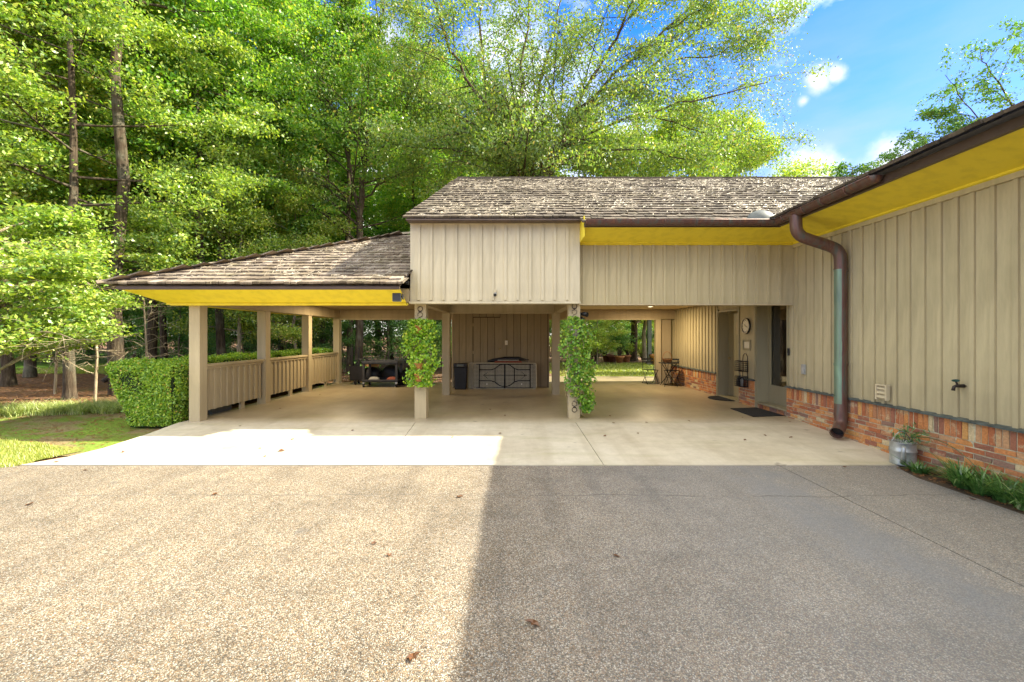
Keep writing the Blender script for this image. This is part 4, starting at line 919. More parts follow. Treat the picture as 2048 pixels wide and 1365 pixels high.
# moulded honeycomb underside as a material on the front table
folded_table('beige folding table leaning front-most with its black legs showing', -1.24, .63, 12.66, .10)
bpy.data.objects['tabletop'].data = bpy.data.objects['tabletop'].data
m, Nn, Ll, bs = mat('honeycomb_plastic'); tcn = Nn.new("ShaderNodeTexCoord"); mpp = Nn.new("ShaderNodeMapping"); mpp.inputs["Rotation"].default_value = (0, math.radians(45), 0); Ll.new(tcn.outputs["Object"], mpp.inputs[0])
ch = Nn.new("ShaderNodeTexChecker"); ch.inputs["Scale"].default_value = 36; Ll.new(mpp.outputs[0], ch.inputs["Vector"]); ch.inputs[1].default_value = (.42, .38, .26, 1); ch.inputs[2].default_value = (.17, .14, .085, 1); Ll.new(ch.outputs[0], bs.inputs["Base Color"]); bump(Nn, Ll, bs, ch.outputs[1], .5, .01)
bpy.data.objects['tabletop'].data.materials[0] = m
folded_table('beige folding table standing behind the one with black legs', -1.38, .50, 12.80, .06, legs=False)
t = T('seat_cushion', 'faded red cushion with grey edge on top of the folding tables', 'cushion', (-.22, 12.80, .765))
frust(-.36, .40, -.09, .07, 0, .05, 1.12).build('pad', M['red'], t, local=True, bevel=.02); MB().box(-.30, .34, -.092, .06, .055, .085).build('edge_band', M['grey'], t, local=True, bevel=.02)
t = T('folded_umbrella', 'long dark bundle lying behind the cushion on the folding tables', 'bundle', (-.2, 12.90, .80))
MB().tube([(-.62, 0, .0), (-.45, 0, .03), (-.1, 0, .075), (.3, 0, .08), (.52, 0, .05)], [.03, .05, .065, .06, .03], 10).build('canopy', M['black'], t, local=True); MB().tube([(.5, 0, .05), (.62, 0, .04)], .012, 6).build('handle', M['black'], t, local=True)

# utility cart
t = T('utility_cart', 'dark grey two-shelf utility cart on castors at the back of the left bay', 'cart', (-4.1, 13.35, 0))
def tray(z, d=.10):
    q = MB().box(-.55, .55, -.32, .32, z, z + .03).box(-.55, .55, -.32, -.295, z, z + d).box(-.55, .55, .295, .32, z, z + d).box(-.55, -.525, -.295, .295, z, z + d).box(.525, .55, -.295, .295, z, z + d); return q
tray(.70).build('top_shelf', M['cart'], t, local=True, bevel=.008); tray(.155, .08).build('bottom_shelf', M['cart'], t, local=True, bevel=.008)
for x in (-.50, .50):
    for y in (-.28, .28):
        MB().box(x - .035, x + .035, y - .03, y + .03, .235, .70).build('leg', M['cart'], t, local=True, bevel=.008)
        c_ = MB().box(x - .03, x + .03, y - .035, y + .035, .10, .155); cs = c_.build('caster_fork', M['galv'], t, local=True)
        q = MB(); q.tube([(x - .018, y, .062), (x + .018, y, .062)], .062, 16); q.build('wheel', M['black'], t, local=True)
        q = MB(); q.tube([(x - .021, y, .062), (x + .021, y, .062)], .024, 10); q.build('wheel_hub', M['galv'], t, local=True)
q = MB().tube([(-.55, -.24, .80), (-.66, -.24, .86), (-.66, .24, .86), (-.55, .24, .80)], .018, 8); q.build('push_handle', M['cart'], t, local=True)
# flatbed trolley with two tall uprights, loaded with black bags
t = T('platform_trolley', 'black low platform trolley with two tall uprights behind the utility cart', 'trolley', (-4.1, 13.95, 0))
MB().box(-1.15, .60, -.28, .20, .14, .19).build('deck', M['black'], t, local=True, bevel=.01)
MB().box(-1.16, -1.06, -.29, .20, .19, .60).box(-1.06, -.68, -.29, -.26, .19, .60).build('end_panel', M['black'], t, local=True)
for x in (-1.10, -.88): MB().box(x - .035, x + .035, -.27, -.20, .60, 1.20).build('upright', M['black'], t, local=True, bevel=.01)
for x in (-1.0, .45):
    for y in (-.2, .12): q = MB(); q.tube([(x - .02, y, .07), (x + .02, y, .07)], .07, 14); q.build('wheel', M['black'], t, local=True)
def lump(name, label, cat, loc, sx, sy, sz, m, seed):
    rr = random.Random(seed); n = 18; q = MB(); prof = []
    vs = []; K = 8
    for i in range(K + 1):
        v_ = i / K
        for j in range(n):
            a_ = 2 * math.pi * j / n; r_ = (1 - v_ ** 3.2) ** .5 if v_ < 1 else 0; w_ = 1 + .12 * math.sin(3 * a_ + seed) * (1 - v_) + .07 * math.sin(7 * a_ + i) + rr.uniform(-.03, .03)
            vs.append((sx * r_ * w_ * math.copysign(abs(math.cos(a_)) ** .7, math.cos(a_)), sy * r_ * w_ * math.copysign(abs(math.sin(a_)) ** .7, math.sin(a_)), sz * (v_ + .04 * math.sin(5 * a_ + seed) * (1 - v_))))
    q.add(vs, [(i * n + j, i * n + (j + 1) % n, (i + 1) * n + (j + 1) % n, (i + 1) * n + j) for i in range(K) for j in range(n)], True)
    o = q.build(name, m, None, loc); tag(o, label, cat); return o
lump('rubbish_bag', 'black sack on the trolley, left behind the utility cart', 'sack', (-4.62, 13.90, .192), .36, .20, .38, M['black'], 1)
lump('rubbish_bag', 'tall black sack in the middle of the platform trolley', 'sack', (-3.98, 13.90, .192), .32, .2, .44, M['black'], 4)
lump('rubbish_bag', 'black sack nearest the left ivy post', 'sack', (-3.28, 13.72, 0), .46, .26, .56, M['black'], 6)
o = MB().box(-4.88, -4.38, 13.72, 13.92, .575, .715).build('cardboard_box', M['cardboard'], bevel=.004); tag(o, 'flat brown cardboard box on the black sacks behind the cart', 'box')
for i, (x, lab, mm) in enumerate(((-4.35, 'pale bundle on the lower shelf of the utility cart', 'grey'), (-3.78, 'faded red bundle on the lower shelf of the utility cart', 'red'))):
    o = lump('bundle', lab, 'bundle', (x, 13.3, .187), .16, .12, .12, M[mm], 9 + i)

# bistro set at the back of the right bay
def bistro_chair(label, loc, rz):
    t = thing('bistro_chair', label, 'chair', loc, 'folding bistro chairs'); t.rotation_euler = (0, 0, rz); r_ = .009
    for s in (-1, 1):
        x = .19 * s
        MB().tube([(x, .20, .83), (x, .14, .45), (x, -.20, .01)], r_, 6).build('leg', M['iron'], t, local=True)
        MB().tube([(x * .92, -.18, .45), (x * .92, .20, .01)], r_, 6).build('leg', M['iron'], t, local=True)
    q = MB(); q.tube([(-.19, -.19, .015), (.19, -.19, .015)], r_ * .8, 5); q.tube([(-.175, .195, .015), (.175, .195, .015)], r_ * .8, 5); q.tube([(-.19, -.03, .22), (.19, -.03, .22)], r_ * .8, 5); q.build('stretcher', M['iron'], t, local=True)
    for k in range(7): piece('slat', M['iron'], (.40, .038, .012), (0, -.18 + k * .05, .457), t, local=True)
    for z in (.80, .70): piece('back_slat', M['iron'], (.40, .014, .055), (0, .195 - (.83 - z) * .16, z), t, (-.16, 0, 0), local=True)
    return t
bistro_chair('black folding bistro chair on the open side of the bistro table', (4.40, 14.0, 0), math.radians(8))
bistro_chair('black folding bistro chair between the bistro table and the wall', (5.02, 13.75, 0), math.radians(-40))
t = T('bistro_table', 'small round black folding bistro table at the back of the right bay', 'table', (4.80, 13.42, 0))
MB().lathe([(0, .705), (.29, .705), (.30, .712), (.30, .722), (.29, .728), (0, .728)], (0, 0, 0), 28).build('tabletop', M['iron'], t, local=True)
for a_, b_ in (((-.2, -.2), (.2, .22)), ((.2, -.2), (-.2, .22))):
    MB().tube([(a_[0], a_[1], .01), (b_[0] * .9, b_[1] * .7, .70)], .011, 6).build('leg', M['iron'], t, local=True)
    MB().tube([(a_[0], -a_[1], .01), (b_[0] * .9, -b_[1] * .7, .70)], .011, 6).build('leg', M['iron'], t, local=True)
t = T('wicker_basket', 'brown wicker basket with tall hoop handle on the bistro table', 'basket', (4.74, 13.40, .729))
q = MB()
for k in range(6): q.lathe([(.11 + .008 * k - .008, .02 * k), (.11 + .008 * k + .008, .02 * k + .005), (.11 + .008 * k + .008, .02 * k + .015), (.11 + .008 * k - .008, .02 * k + .02)], (0, 0, 0), 20)
q.lathe([(0, .003), (.11, .003)], (0, 0, 0), 20); q.build('body', M['wicker'], t, local=True)
MB().tube([(.145 * math.cos(a_ * math.pi / 14), 0, .11 + .23 * math.sin(a_ * math.pi / 14)) for a_ in range(15)], .009, 6).build('handle', M['wicker'], t, local=True)

# watering can at the slab corner
t = T('watering_can', 'galvanised watering can with weeds growing from it at the slab corner', 'watering can', (5.07, 5.62, -.10))
MB().lathe([(0, 0), (.135, 0), (.142, .01), (.135, .02), (.138, .17), (.146, .18), (.138, .19), (.134, .285), (.142, .292), (.130, .292), (.126, .03), (0, .03)], (0, 0, 0), 28).build('body', M['galv'], t, local=True)
MB().tube([(-.08, -.09, .04), (-.12, -.14, .13), (-.16, -.19, .27)], [.035, .026, .020], 12).build('spout', M['galv'], t, local=True)
MB().tube([(.13, .05, .06), (.22, .09, .13), (.19, .08, .25), (.13, .05, .28)], .009, 8).build('handle', M['galv'], t, local=True)
MB().tube([(-.13 + .26 * i / 12, .02, .29 + .13 * math.sin(math.pi * i / 12)) for i in range(13)], .007, 6).build('carry_hoop', M['galv'], t, local=True)

# air conditioner beyond the hedge gap
t = T('air_conditioner', 'grey outdoor air conditioner unit between the hedge and the left post', 'air conditioner', (-6.36, 8.9, -.12))
MB().box(-.30, .30, -.3, .3, 0, .68).build('cabinet', M['acgrey'], t, local=True, bevel=.01); MB().box(-.32, .32, -.32, .32, .68, .72).build('top_panel', M['grey'], t, local=True, bevel=.01)
for k in range(12): piece('fin', M['acgrey'], (.015, .012, .58), (-.25 + .045 * k, -.306, .35), t, local=True)

# garden beyond the right bay
def pot(label, x, y, r_, h, m, group='terracotta garden pots'):
    t = thing('garden_pot', label, 'plant pot', (x, y, -.08), group)
    MB().lathe([(0, 0), (r_ * .62, 0), (r_ * .95, h * .82), (r_ * 1.04, h * .82), (r_ * 1.06, h), (r_ * .94, h), (r_ * .9, h * .88), (0, h * .88)], (0, 0, 0), 24).build('vessel', m, t, local=True)
    MB().lathe([(r_ * 1.04, h * .80), (r_ * 1.08, h * .84), (r_ * 1.08, h * .98), (r_ * 1.05, h * 1.0)], (0, 0, 0), 24).build('rim', m, t, local=True)
    return t
gp = [pot('yellow-brown terracotta pot front-most in the garden row', P(1239, 700, 25.5).x, 25.5, .27, .44, M['terra']),
      pot('red terracotta pot beside the garden tree trunk', P(1252.5, 700, 26.6).x, 26.6, .28, .44, M['terra']),
      pot('dark terracotta pot at the left end of the garden row', P(1214, 700, 27.0).x, 27.0, .30, .46, M['terra_dark']),
      pot('dark terracotta pot second from the left in the garden row', P(1225, 700, 26.4).x, 26.4, .28, .44, M['terra_dark'])]
pot('terracotta pot half hidden behind the back post', P(1311, 700, 24).x, 24.0, .30, .60, M['terra'])
t = T('pergola', 'dark grey pergola post with cross beam beyond the garden lawn', 'pergola', (P(1301, 700, 24).x, 24.2, -.1))
MB().box(-.10, .10, -.10, .10, 0, 2.6).build('post', M['acgrey'], t, local=True); MB().box(-.17, .17, -.17, .17, 0, .22).build('plinth', M['acgrey'], t, local=True); MB().box(-.5, 4.5, -.1, .1, 2.6, 2.85).build('beam', M['acgrey'], t, local=True)
for k in range(6): piece('rafter', M['acgrey'], (.07, 3.0, .14), (-.3 + k * .85, 1.2, 2.92), t, local=True)
MB().box(4.3, 4.5, -.1, .1, 0, 2.6).build('post', M['acgrey'], t, local=True)
t = T('picket_fence', 'low weathered wooden fence at the back of the garden', 'fence', (10, 33, -.1))
for z in (.3, .95): bx('rail', M['fence'], -8, 14, 0, .05, z, z + .09, t, local=True)
for k in range(9): piece('post', M['fence'], (.12, .12, 1.25), (-8 + k * 2.75, .1, .62), t, local=True)
for k in range(146): piece('picket', M['fence'], (.10, .02, 1.05), (-7.95 + k * .15, -.02, .58 + .01 * (k % 3)), t, local=True)

# fallen leaves
lf = MB(); 
lf.add([(0, -.035, .004), (.016, -.018, .014), (.034, -.006, .006), (.018, .008, .012), (.012, .034, .004), (0, .026, .012), (-.014, .036, .003), (-.016, .006, .013), (-.036, -.004, .008), (-.015, -.018, .012), (0, 0, .002)], [(10, i, (i + 1) % 10) for i in range(10)])
lf.add([(0, -.035, .006), (.003, -.034, .004), (.002, -.075, .002)], [(0, 1, 2)])
lm = lf.mesh('fallen_leaf', M['leaf_dry'])
spots = [(112, 925, 1.0), (245, 905, 1), (563, 903, 1.6), (585, 880, .9), (520, 898, .8), (530, 914, .8), (705, 862, .8), (480, 853, .8), (905, 876, .8), (1210, 873, 1), (1227, 847, .9), (1220, 833, .8), (1293, 846, .8), (1276, 868, .9), (1378, 843, 1), (1485, 836, .8), (1580, 845, .8), (1530, 872, .9), (1582, 876, 1), (1490, 881, .9), (430, 990, 1.1), (920, 995, 1.3), (778, 1112, .8), (1065, 1250, 1.5), (827, 1318, 1.4), (1232, 1114, 1.0), (748, 1088, .8), (60, 1010, 1.2), (415, 830, .8), (640, 790, .8), (560, 818, .8), (980, 820, .8), (1010, 832, .8), (1000, 868, .9), (170, 942, .9), (1690, 935, .9), (1840, 955, 1.0), (1945, 1000, 1.1)]
for i, (px, py, s) in enumerate(spots):
    z = 0.0; 
    for _ in range(4):
        Y = (CAMZ - z) * F / (py - VPY); z = -.11 if Y < 5.575 else (0 if Y > 7.8 else -.1 + .1 * (Y - 5.575) / 2.245)
    on = 'driveway' if Y < 5.575 else ('front slab' if Y < 7.8 else 'carport floor')
    o = link('fallen_leaf', lm, None, ((px - VPX) / F * Y, Y, z + .006)); o.rotation_euler = (rnd.uniform(-.3, .3), rnd.uniform(-.3, .3), rnd.uniform(0, 6.3)); o.scale = (s * .82,) * 3
    lab = {'driveway': 'small dry brown leaf lying on the pebbled driveway', 'front slab': 'small dry brown leaf lying on the concrete apron', 'carport floor': 'small dry leaf lying on the carport floor'}[on]
    if (px, py) == (1065, 1250): lab = 'curled orange-brown leaf lying on the shaded driveway, nearest the camera'
    if (px, py) == (827, 1318): lab = 'pale orange leaf on the sunlit driveway, nearest the camera'
    if (px, py) == (563, 903): lab = 'largest dry leaf on the sunlit concrete apron'
    tag(o, lab, 'leaf', 'fallen leaves on the ' + on)
# ------------------------------------------------------------------ vegetation
def bez(p0, p1, p2, n=6):
    return [p0 * (1 - t) ** 2 + p1 * 2 * t * (1 - t) + p2 * t * t for t in [i / (n - 1) for i in range(n)]]
def rdir(rr, d, spread):
    v = Vector((rr.gauss(0, 1), rr.gauss(0, 1), rr.gauss(0, 1))); v = d + v.normalized() * spread; return v.normalized()
def grow(limbs, rr, sub=7, sublen=.42, tw=6, twlen=.45, per=12, spread=.22, start=.25, droop=.0, sides=5, flat=.5, mintw=.4):
    """limbs: list of (points, r0, r1). Returns wood MB and leaf centres"""
    q = MB(); C = []
    for pts, r0, r1 in limbs:
        n = len(pts); q.tube(pts, [r0 + (r1 - r0) * i / (n - 1) for i in range(n)], sides, caps=False)
        ln = sum((pts[i + 1] - pts[i]).length for i in range(n - 1))
        sub_n = sub if ln > 7 or sub < 15 else max(5, int(sub * ln / 9))
        for k in range(sub_n):
            f = start + (1 - start) * (k + rr.random()) / sub_n; i = min(int(f * (n - 1)), n - 2); u = f * (n - 1) - i
            p = pts[i].lerp(pts[i + 1], u); d = (pts[i + 1] - pts[i]).normalized()
            L_ = ln * sublen * (1.15 - f * .6) * rr.uniform(.7, 1.2); L_ = max(L_, mintw)
            d2 = rdir(rr, d, 1.1); d2.z *= .6; d2.normalize()
            e_ = p + d2 * L_ + Vector((0, 0, -droop * L_)); c_ = p + d2 * L_ * .5 + Vector((0, 0, L_ * .12))
            sp_ = bez(p, c_, e_, 5); rs = max(.006, (r0 + (r1 - r0) * f) * .45); q.tube(sp_, [rs, rs * .8, rs * .6, rs * .4, rs * .2], 4, caps=False)
            for t in range(tw):
                ft = .15 + .85 * (t + rr.random()) / tw; j = min(int(ft * 4), 3); pp = sp_[j].lerp(sp_[j + 1], ft * 4 - j)
                d3 = rdir(rr, (sp_[j + 1] - sp_[j]).normalized(), 1.0); d3.z = d3.z * .5 - droop * .4; tl = twlen * rr.uniform(.6, 1.3); pe = pp + d3 * tl
                q.tube([pp, pe], [rs * .25 + .002, .002], 3, caps=False, smooth=False)
                for m_ in range(per):
                    g_ = rr.random() ** .8; c = pp.lerp(pe, g_); C.append((c.x + rr.gauss(0, spread), c.y + rr.gauss(0, spread), c.z + rr.gauss(0, spread * flat)))
    return q, C
def trunk_pts(h, rr, lean=(0, 0), wob=.15, n=9):
    return [Vector((lean[0] * (i / (n - 1)) + rr.gauss(0, wob) * (i > 0) * .5, lean[1] * (i / (n - 1)) + rr.gauss(0, wob) * (i > 0) * .5, h * i / (n - 1))) for i in range(n)]
def trunk_mesh(name, pts, r0, r1, m, flare=1.3, limbs_q=None):
    n = len(pts); rad = [r0 + (r1 - r0) * i / (n - 1) for i in range(n)]
    p2 = [pts[0], pts[0].lerp(pts[1], .05), pts[0].lerp(pts[1], .16), pts[0].lerp(pts[1], .4)] + pts[1:]; r2 = [r0 * flare, r0 * 1.25, r0 * 1.08, r0] + rad[1:]
    q = MB().tube(p2, r2, 12, caps=False)
    return q.mesh(name, m)
def forest_tree(seed, h, r0, base, spread, nl, sub, tw, per, leafm, ln, lw, barkm, up=.45, lspread=.22, lean=(0, 0), sublen=.42, twlen=.5, flatl=.5, top=.9):
    rr = random.Random(seed); rg = np.random.default_rng(seed); tp = trunk_pts(h, rr, lean); limbs = []
    for i in range(nl):
        f = base / h + (top + .08 - base / h) * (i + rr.random() * .6) / nl; z = f * h; k = min(int(f * 8), 7); p = tp[k].lerp(tp[k + 1], f * 8 - k)
        a = i * 2.399 + rr.uniform(-.4, .4); sh = math.sin(math.pi * min(1, max(.12, (f - base / h) / (1 - base / h) * .85 + .18))) ** .7
        L_ = spread * sh * rr.uniform(.75, 1.15); d = Vector((math.cos(a), math.sin(a), 0))
        e_ = p + d * L_ + Vector((0, 0, L_ * up * rr.uniform(.4, 1.3))); c_ = p + d * L_ * .5 + Vector((0, 0, L_ * up * .2))
        rl = max(.015, r0 * (1 - f) * .55); limbs.append((bez(p, c_, e_, 6), rl, rl * .2))
    limbs.append(([tp[-1], tp[-1] + Vector((0, 0, h * .06))], .03, .01))
    q, C = grow(limbs, rr, sub, sublen, tw, twlen, per, lspread, flat=flatl)
    t = thing('tree', None, None, (0, 0, 0))
    link('trunk', trunk_mesh('trunk', tp, r0, r0 * .22, barkm), t, local=True)
    link('limbs', q.mesh('limbs', barkm), t, local=True)
    link('crown', leaf_mesh('crown', C, leafm, rg, ln, lw, flat=.45), t, local=True)
    return t
protos = {}
protos['oak'] = forest_tree(3, 17, .16, 4.3, 4.8, 34, 9, 7, 34, M['leaf_forest'], .13, .07, M['bark'], lspread=.22, flatl=.25)
protos['sunny'] = forest_tree(5, 16, .135, 4.0, 4.1, 38, 9, 7, 38, M['leaf_yellow'], .115, .06, M['bark'], up=.15, lspread=.22, flatl=.22)
protos['under'] = forest_tree(13, 7.5, .07, .5, 2.6, 24, 6, 6, 36, M['leaf_dark'], .12, .06, M['bark_pale'], up=.4, lspread=.24, lean=(.5, .2))
protos['young'] = forest_tree(21, 9, .08, 1.6, 2.8, 26, 7, 6, 36, M['leaf_yellow'], .11, .055, M['bark_pale'], up=.35, lspread=.2)
protos['far'] = forest_tree(34, 21, .26, 3.0, 5.6, 28, 7, 6, 34, M['leaf_forest'], .24, .12, M['bark'], up=.4, lspread=.42)
protos['pole'] = forest_tree(55, 22, .155, 9.0, 3.4, 24, 7, 6, 34, M['leaf_forest'], .14, .075, M['bark'], up=.35, lspread=.24, flatl=.3)
used = set()
def tree(kind, px, Y, s, rz, label, group=None, name=None, z=-.14, sz=None):
    src = protos[kind]; x = (px - VPX) / F * Y
    o = src if kind not in used else copy_tree(src); used.add(kind)
    o.location = (x, Y, z); o.rotation_euler = (0, 0, rz); o.scale = (s, s, sz or s)
    if name: o.name = name
    tag(o, label, 'tree', group)
    if group is None and 'group' in o: del o['group']
    return o
N1 = 'trees at the edge of the wood'
tree('sunny', 140, 11.6, .92, .3, 'tree with dark straight trunk nearest the leaf-strewn lawn border', N1)
tree('pole', 236, 12.3, 1.12, 2.1, 'thick-trunked tree rising just behind the clipped hedge', N1)
tree('oak', 18, 14.5, 1.0, 1.0, 'reddish-trunked tree at the far left behind the bush', N1)
tree('pole', 397, 15.8, 1.0, .2, 'tall tree with bare trunk above the left end of the carport roof', N1)
tree('pole', 445, 16.6, .98, 3.3, 'tall dark-trunked tree with low fork, seen through the first railing gap', N1)
tree('oak', 300, 17.0, 1.15, 4.0, 'leafy tree behind the tip of the left roof', N1)
tree('oak', 560, 21.5, .8, 5.1, 'leafy tree above the middle of the left roof', N1)
tree('pole', 648, 20.0, .85, 1.9, 'tree whose trunk shows between the last two railing posts', N1)
tree('oak', 700, 19.5, .95, 2.7, 'rough-barked tree just left of the platform trolley', N1)
tree('young', 480, 16.5, 1.0, .9, 'slender pale leaning tree seen between the front railing posts', N1)
tree('young', 590, 17.5, .85, 2.9, 'slim young tree behind the second railing panel', N1)
tree('sunny', -90, 13.0, 1.15, 5.0, 'yellow-green tree at the left edge of the view', N1)
tree('sunny', 60, 17.5, 1.25, 3.6, 'broad yellow-green tree behind the far left trunks', N1)
tree('pole', 830, 23, .8, 4.4, 'straight tree seen just left of the left ivy post', N1)
tree('young', 130, 24, 1.0, 1.0, 'slender sunlit tree standing in the green glade', N1)
tree('oak', 225, 21, 1.1, 0.4, 'leafy tree behind the thick trunk at the hedge', N1)
tree('pole', 330, 20.0, .9, 2.2, 'slim straight tree just left of the twin trunks', N1)
tree('pole', 520, 22.0, .9, 5.2, 'slim straight tree seen through the second railing gap', N1)
G2 = 'trees deep in the wood behind the carport'; L2 = 'leafy tree deep in the wood behind the carport'
rr = random.Random(99)
for px in range(-150, 960, 84):
    tree('far', px + rr.uniform(-20, 20), rr.uniform(30, 36), rr.uniform(.85, 1.1), rr.uniform(0, 6.28), L2, G2)
for px in range(-140, 1000, 130):
    tree('far', px + rr.uniform(-20, 20), rr.uniform(44, 52), rr.uniform(1.1, 1.4), rr.uniform(0, 6.28), L2, G2)
for px in range(-130, 900, 60):
    Yv = rr.uniform(23, 29)
    if 60 < px < 210: Yv = rr.uniform(36, 40)
    tree('under', px + rr.uniform(-15, 15), Yv, rr.uniform(.8, 1.15), rr.uniform(0, 6.28), 'small dark understory tree in the wood behind the carport', 'understory trees in the wood')
for px in range(350, 900, 160):
    tree('under', px + rr.uniform(-20, 20), rr.uniform(18.5, 22), rr.uniform(.45, .7), rr.uniform(0, 6.28), 'small dark understory tree in the wood behind the carport', 'understory trees in the wood')
# right side: low trees beyond the garden, kept under the roof line
for px, Y, s in ((1000, 40, .62), (1090, 38, .6), (1180, 42, .62), (1270, 41, .52), (1350, 44, .60), (1440, 42, .56), (1530, 44, .52), (1640, 50, .45), (1760, 52, .42), (1900, 55, .42), (2100, 55, .5)):
    tree('far', px, Y, s, rr.uniform(0, 6.28), 'leafy tree beyond the back of the garden', 'trees beyond the garden')
tree('young', 1380, 24, 1.55, .4, 'bright yellow-green tree behind the ridge, right of the many-limbed tree', None)
tree('young', 1500, 25, 1.45, 2.2, 'yellow-green tree low over the right part of the ridge', None)
tree('young', 1290, 26, 1.6, 4.2, 'yellow-green tree low over the middle of the ridge', None)
tree('young', 1170, 28, 1.7, 5.2, 'yellow-green tree behind the limbs of the many-limbed tree', None)
tree('young', 1000, 23, 1.45, 1.2, 'light green tree close behind the loft roof', None)
tree('oak', 900, 27, .8, 1.5, 'green tree over the left end of the loft roof', None)
tree('under', 1245, 31, .55, 1.1, 'dark bushy tree just behind the garden pots', None)
tree('young', 1150, 21, .62, 3.1, 'light-leaved small tree behind the right ivy post', None)
tree('young', 1195, 23.5, .5, .1, 'light-leaved small tree at the left end of the pots', None)

for px in range(1110, 1380, 32):
    tree('under', px, rr.uniform(34, 37), .72, rr.uniform(0, 6.28), 'small bushy tree at the very back of the garden', 'small trees at the back of the garden')
# the many-limbed tree behind the loft
def limb(pp, Y0, Y1, r0, r1=.02, n=4):
    pts = []; k = len(pp)
    for i, (px, py) in enumerate(pp): pts.append(P(px, py, Y0 + (Y1 - Y0) * i / (k - 1)))
    out = []
    for i in range(k - 1):
        for j in range(n): out.append(pts[i].lerp(pts[i + 1], j / n) + Vector((rb.gauss(0, .05), rb.gauss(0, .05), rb.gauss(0, .05))))
    out.append(pts[-1]); return (out, r0, r1)
rb = random.Random(41); Yb = 17.0
BT = thing('tree', 'wide many-limbed river birch fanning out above the loft roof', 'tree', (P(1062, 700, Yb).x, Yb, -.14))
base = Vector((P(1062, 700, Yb).x, Yb, -.14))
fork = P(1062, 470, Yb)
lb = [limb([(1062, 470), (1045, 350), (1038, 230), (1050, 100), (1060, -80)], Yb, Yb + 1, .13),
      limb([(1062, 470), (1062, 340), (1066, 230), (1095, 110), (1135, -60)], Yb, Yb + 2.5, .13),
      limb([(1064, 470), (1086, 355), (1150, 250), (1230, 150), (1330, 60), (1420, -30)], Yb, Yb + 1, .11),
      limb([(1066, 470), (1092, 335), (1165, 215), (1260, 165), (1395, 60), (1490, 20)], Yb, Yb + 3, .10),
      limb([(1060, 470), (1036, 350), (1000, 255), (925, 155), (880, 50), (860, -60)], Yb, Yb - 1.5, .11),
      limb([(1060, 470), (1030, 345), (962, 258), (880, 215), (780, 170)], Yb, Yb + 1, .085),
      limb([(1064, 470), (1080, 350), (1130, 290), (1250, 240), (1390, 200), (1535, 165)], Yb, Yb + 2, .08),
      limb([(1064, 470), (1085, 340), (1200, 130), (1260, 20), (1300, -80)], Yb, Yb - 2, .08),
      limb([(1060, 470), (1020, 340), (960, 120), (960, 20), (990, -80)], Yb, Yb + 3, .09),
      limb([(1350, 120), (1440, 110), (1500, 60), (1560, 30)], Yb + 2, Yb + 3, .03),
      limb([(1300, 230), (1400, 260), (1470, 270), (1540, 280)], Yb + 2, Yb + 3, .03),
      limb([(1330, 60), (1420, 0), (1480, -60)], Yb + 1, Yb - 1, .03),
      limb([(1064, 440), (1110, 330), (1180, 300), (1290, 300), (1400, 320)], Yb, Yb - 1, .05),
      limb([(1060, 440), (1010, 330), (930, 300), (860, 300), (780, 290)], Yb, Yb - 1, .05)]
q, C = grow(lb, rb, 26, .33, 9, .9, 44, .22, start=.12, droop=.12, sides=7, flat=.6, mintw=.9)
q.tube([base, base.lerp(fork, .3), base.lerp(fork, .7), fork + Vector((0, 0, .2))], [.36, .27, .24, .2], 12, caps=False)
q.build('trunk', M['bark'], BT)
link('crown', leaf_mesh('crown', C, M['leaf_birch'], np.random.default_rng(5), .125, .055, flat=.25, droop=.5), BT)
# slim tree left of the loft with drooping small leaves, reaching the top of the view
rb = random.Random(42); Yl = 18.5
BT2 = thing('tree', 'airy small-leaved tree between the left roof and the loft', 'tree', (P(735, 700, Yl).x, Yl, -.14))
lb = [limb([(718, 720), (718, 470), (730, 330), (740, 200), (760, 60), (780, -60)], Yl, Yl, .17, .03),
      limb([(722, 440), (690, 300), (660, 210), (650, 100), (660, -30)], Yl, Yl + 1, .07),
      limb([(728, 350), (790, 250), (830, 180), (860, 80)], Yl, Yl - 1, .06),
      limb([(730, 330), (700, 250), (620, 180), (600, 120)], Yl, Yl + 2, .05),
      limb([(735, 250), (800, 160), (830, 60), (850, -40)], Yl, Yl + 1, .05),
      limb([(725, 400), (790, 350), (850, 330)], Yl, Yl - 1, .045),
      limb([(722, 420), (650, 380), (600, 350)], Yl, Yl - 1, .045)]
q, C = grow(lb, rb, 20, .34, 8, .8, 24, .20, start=.15, droop=.1, sides=7, flat=.6, mintw=.9)
q.build('trunk', M['bark'], BT2); link('crown', leaf_mesh('crown', C, M['leaf_birch'], np.random.default_rng(6), .12, .052, flat=.25, droop=.5), BT2)
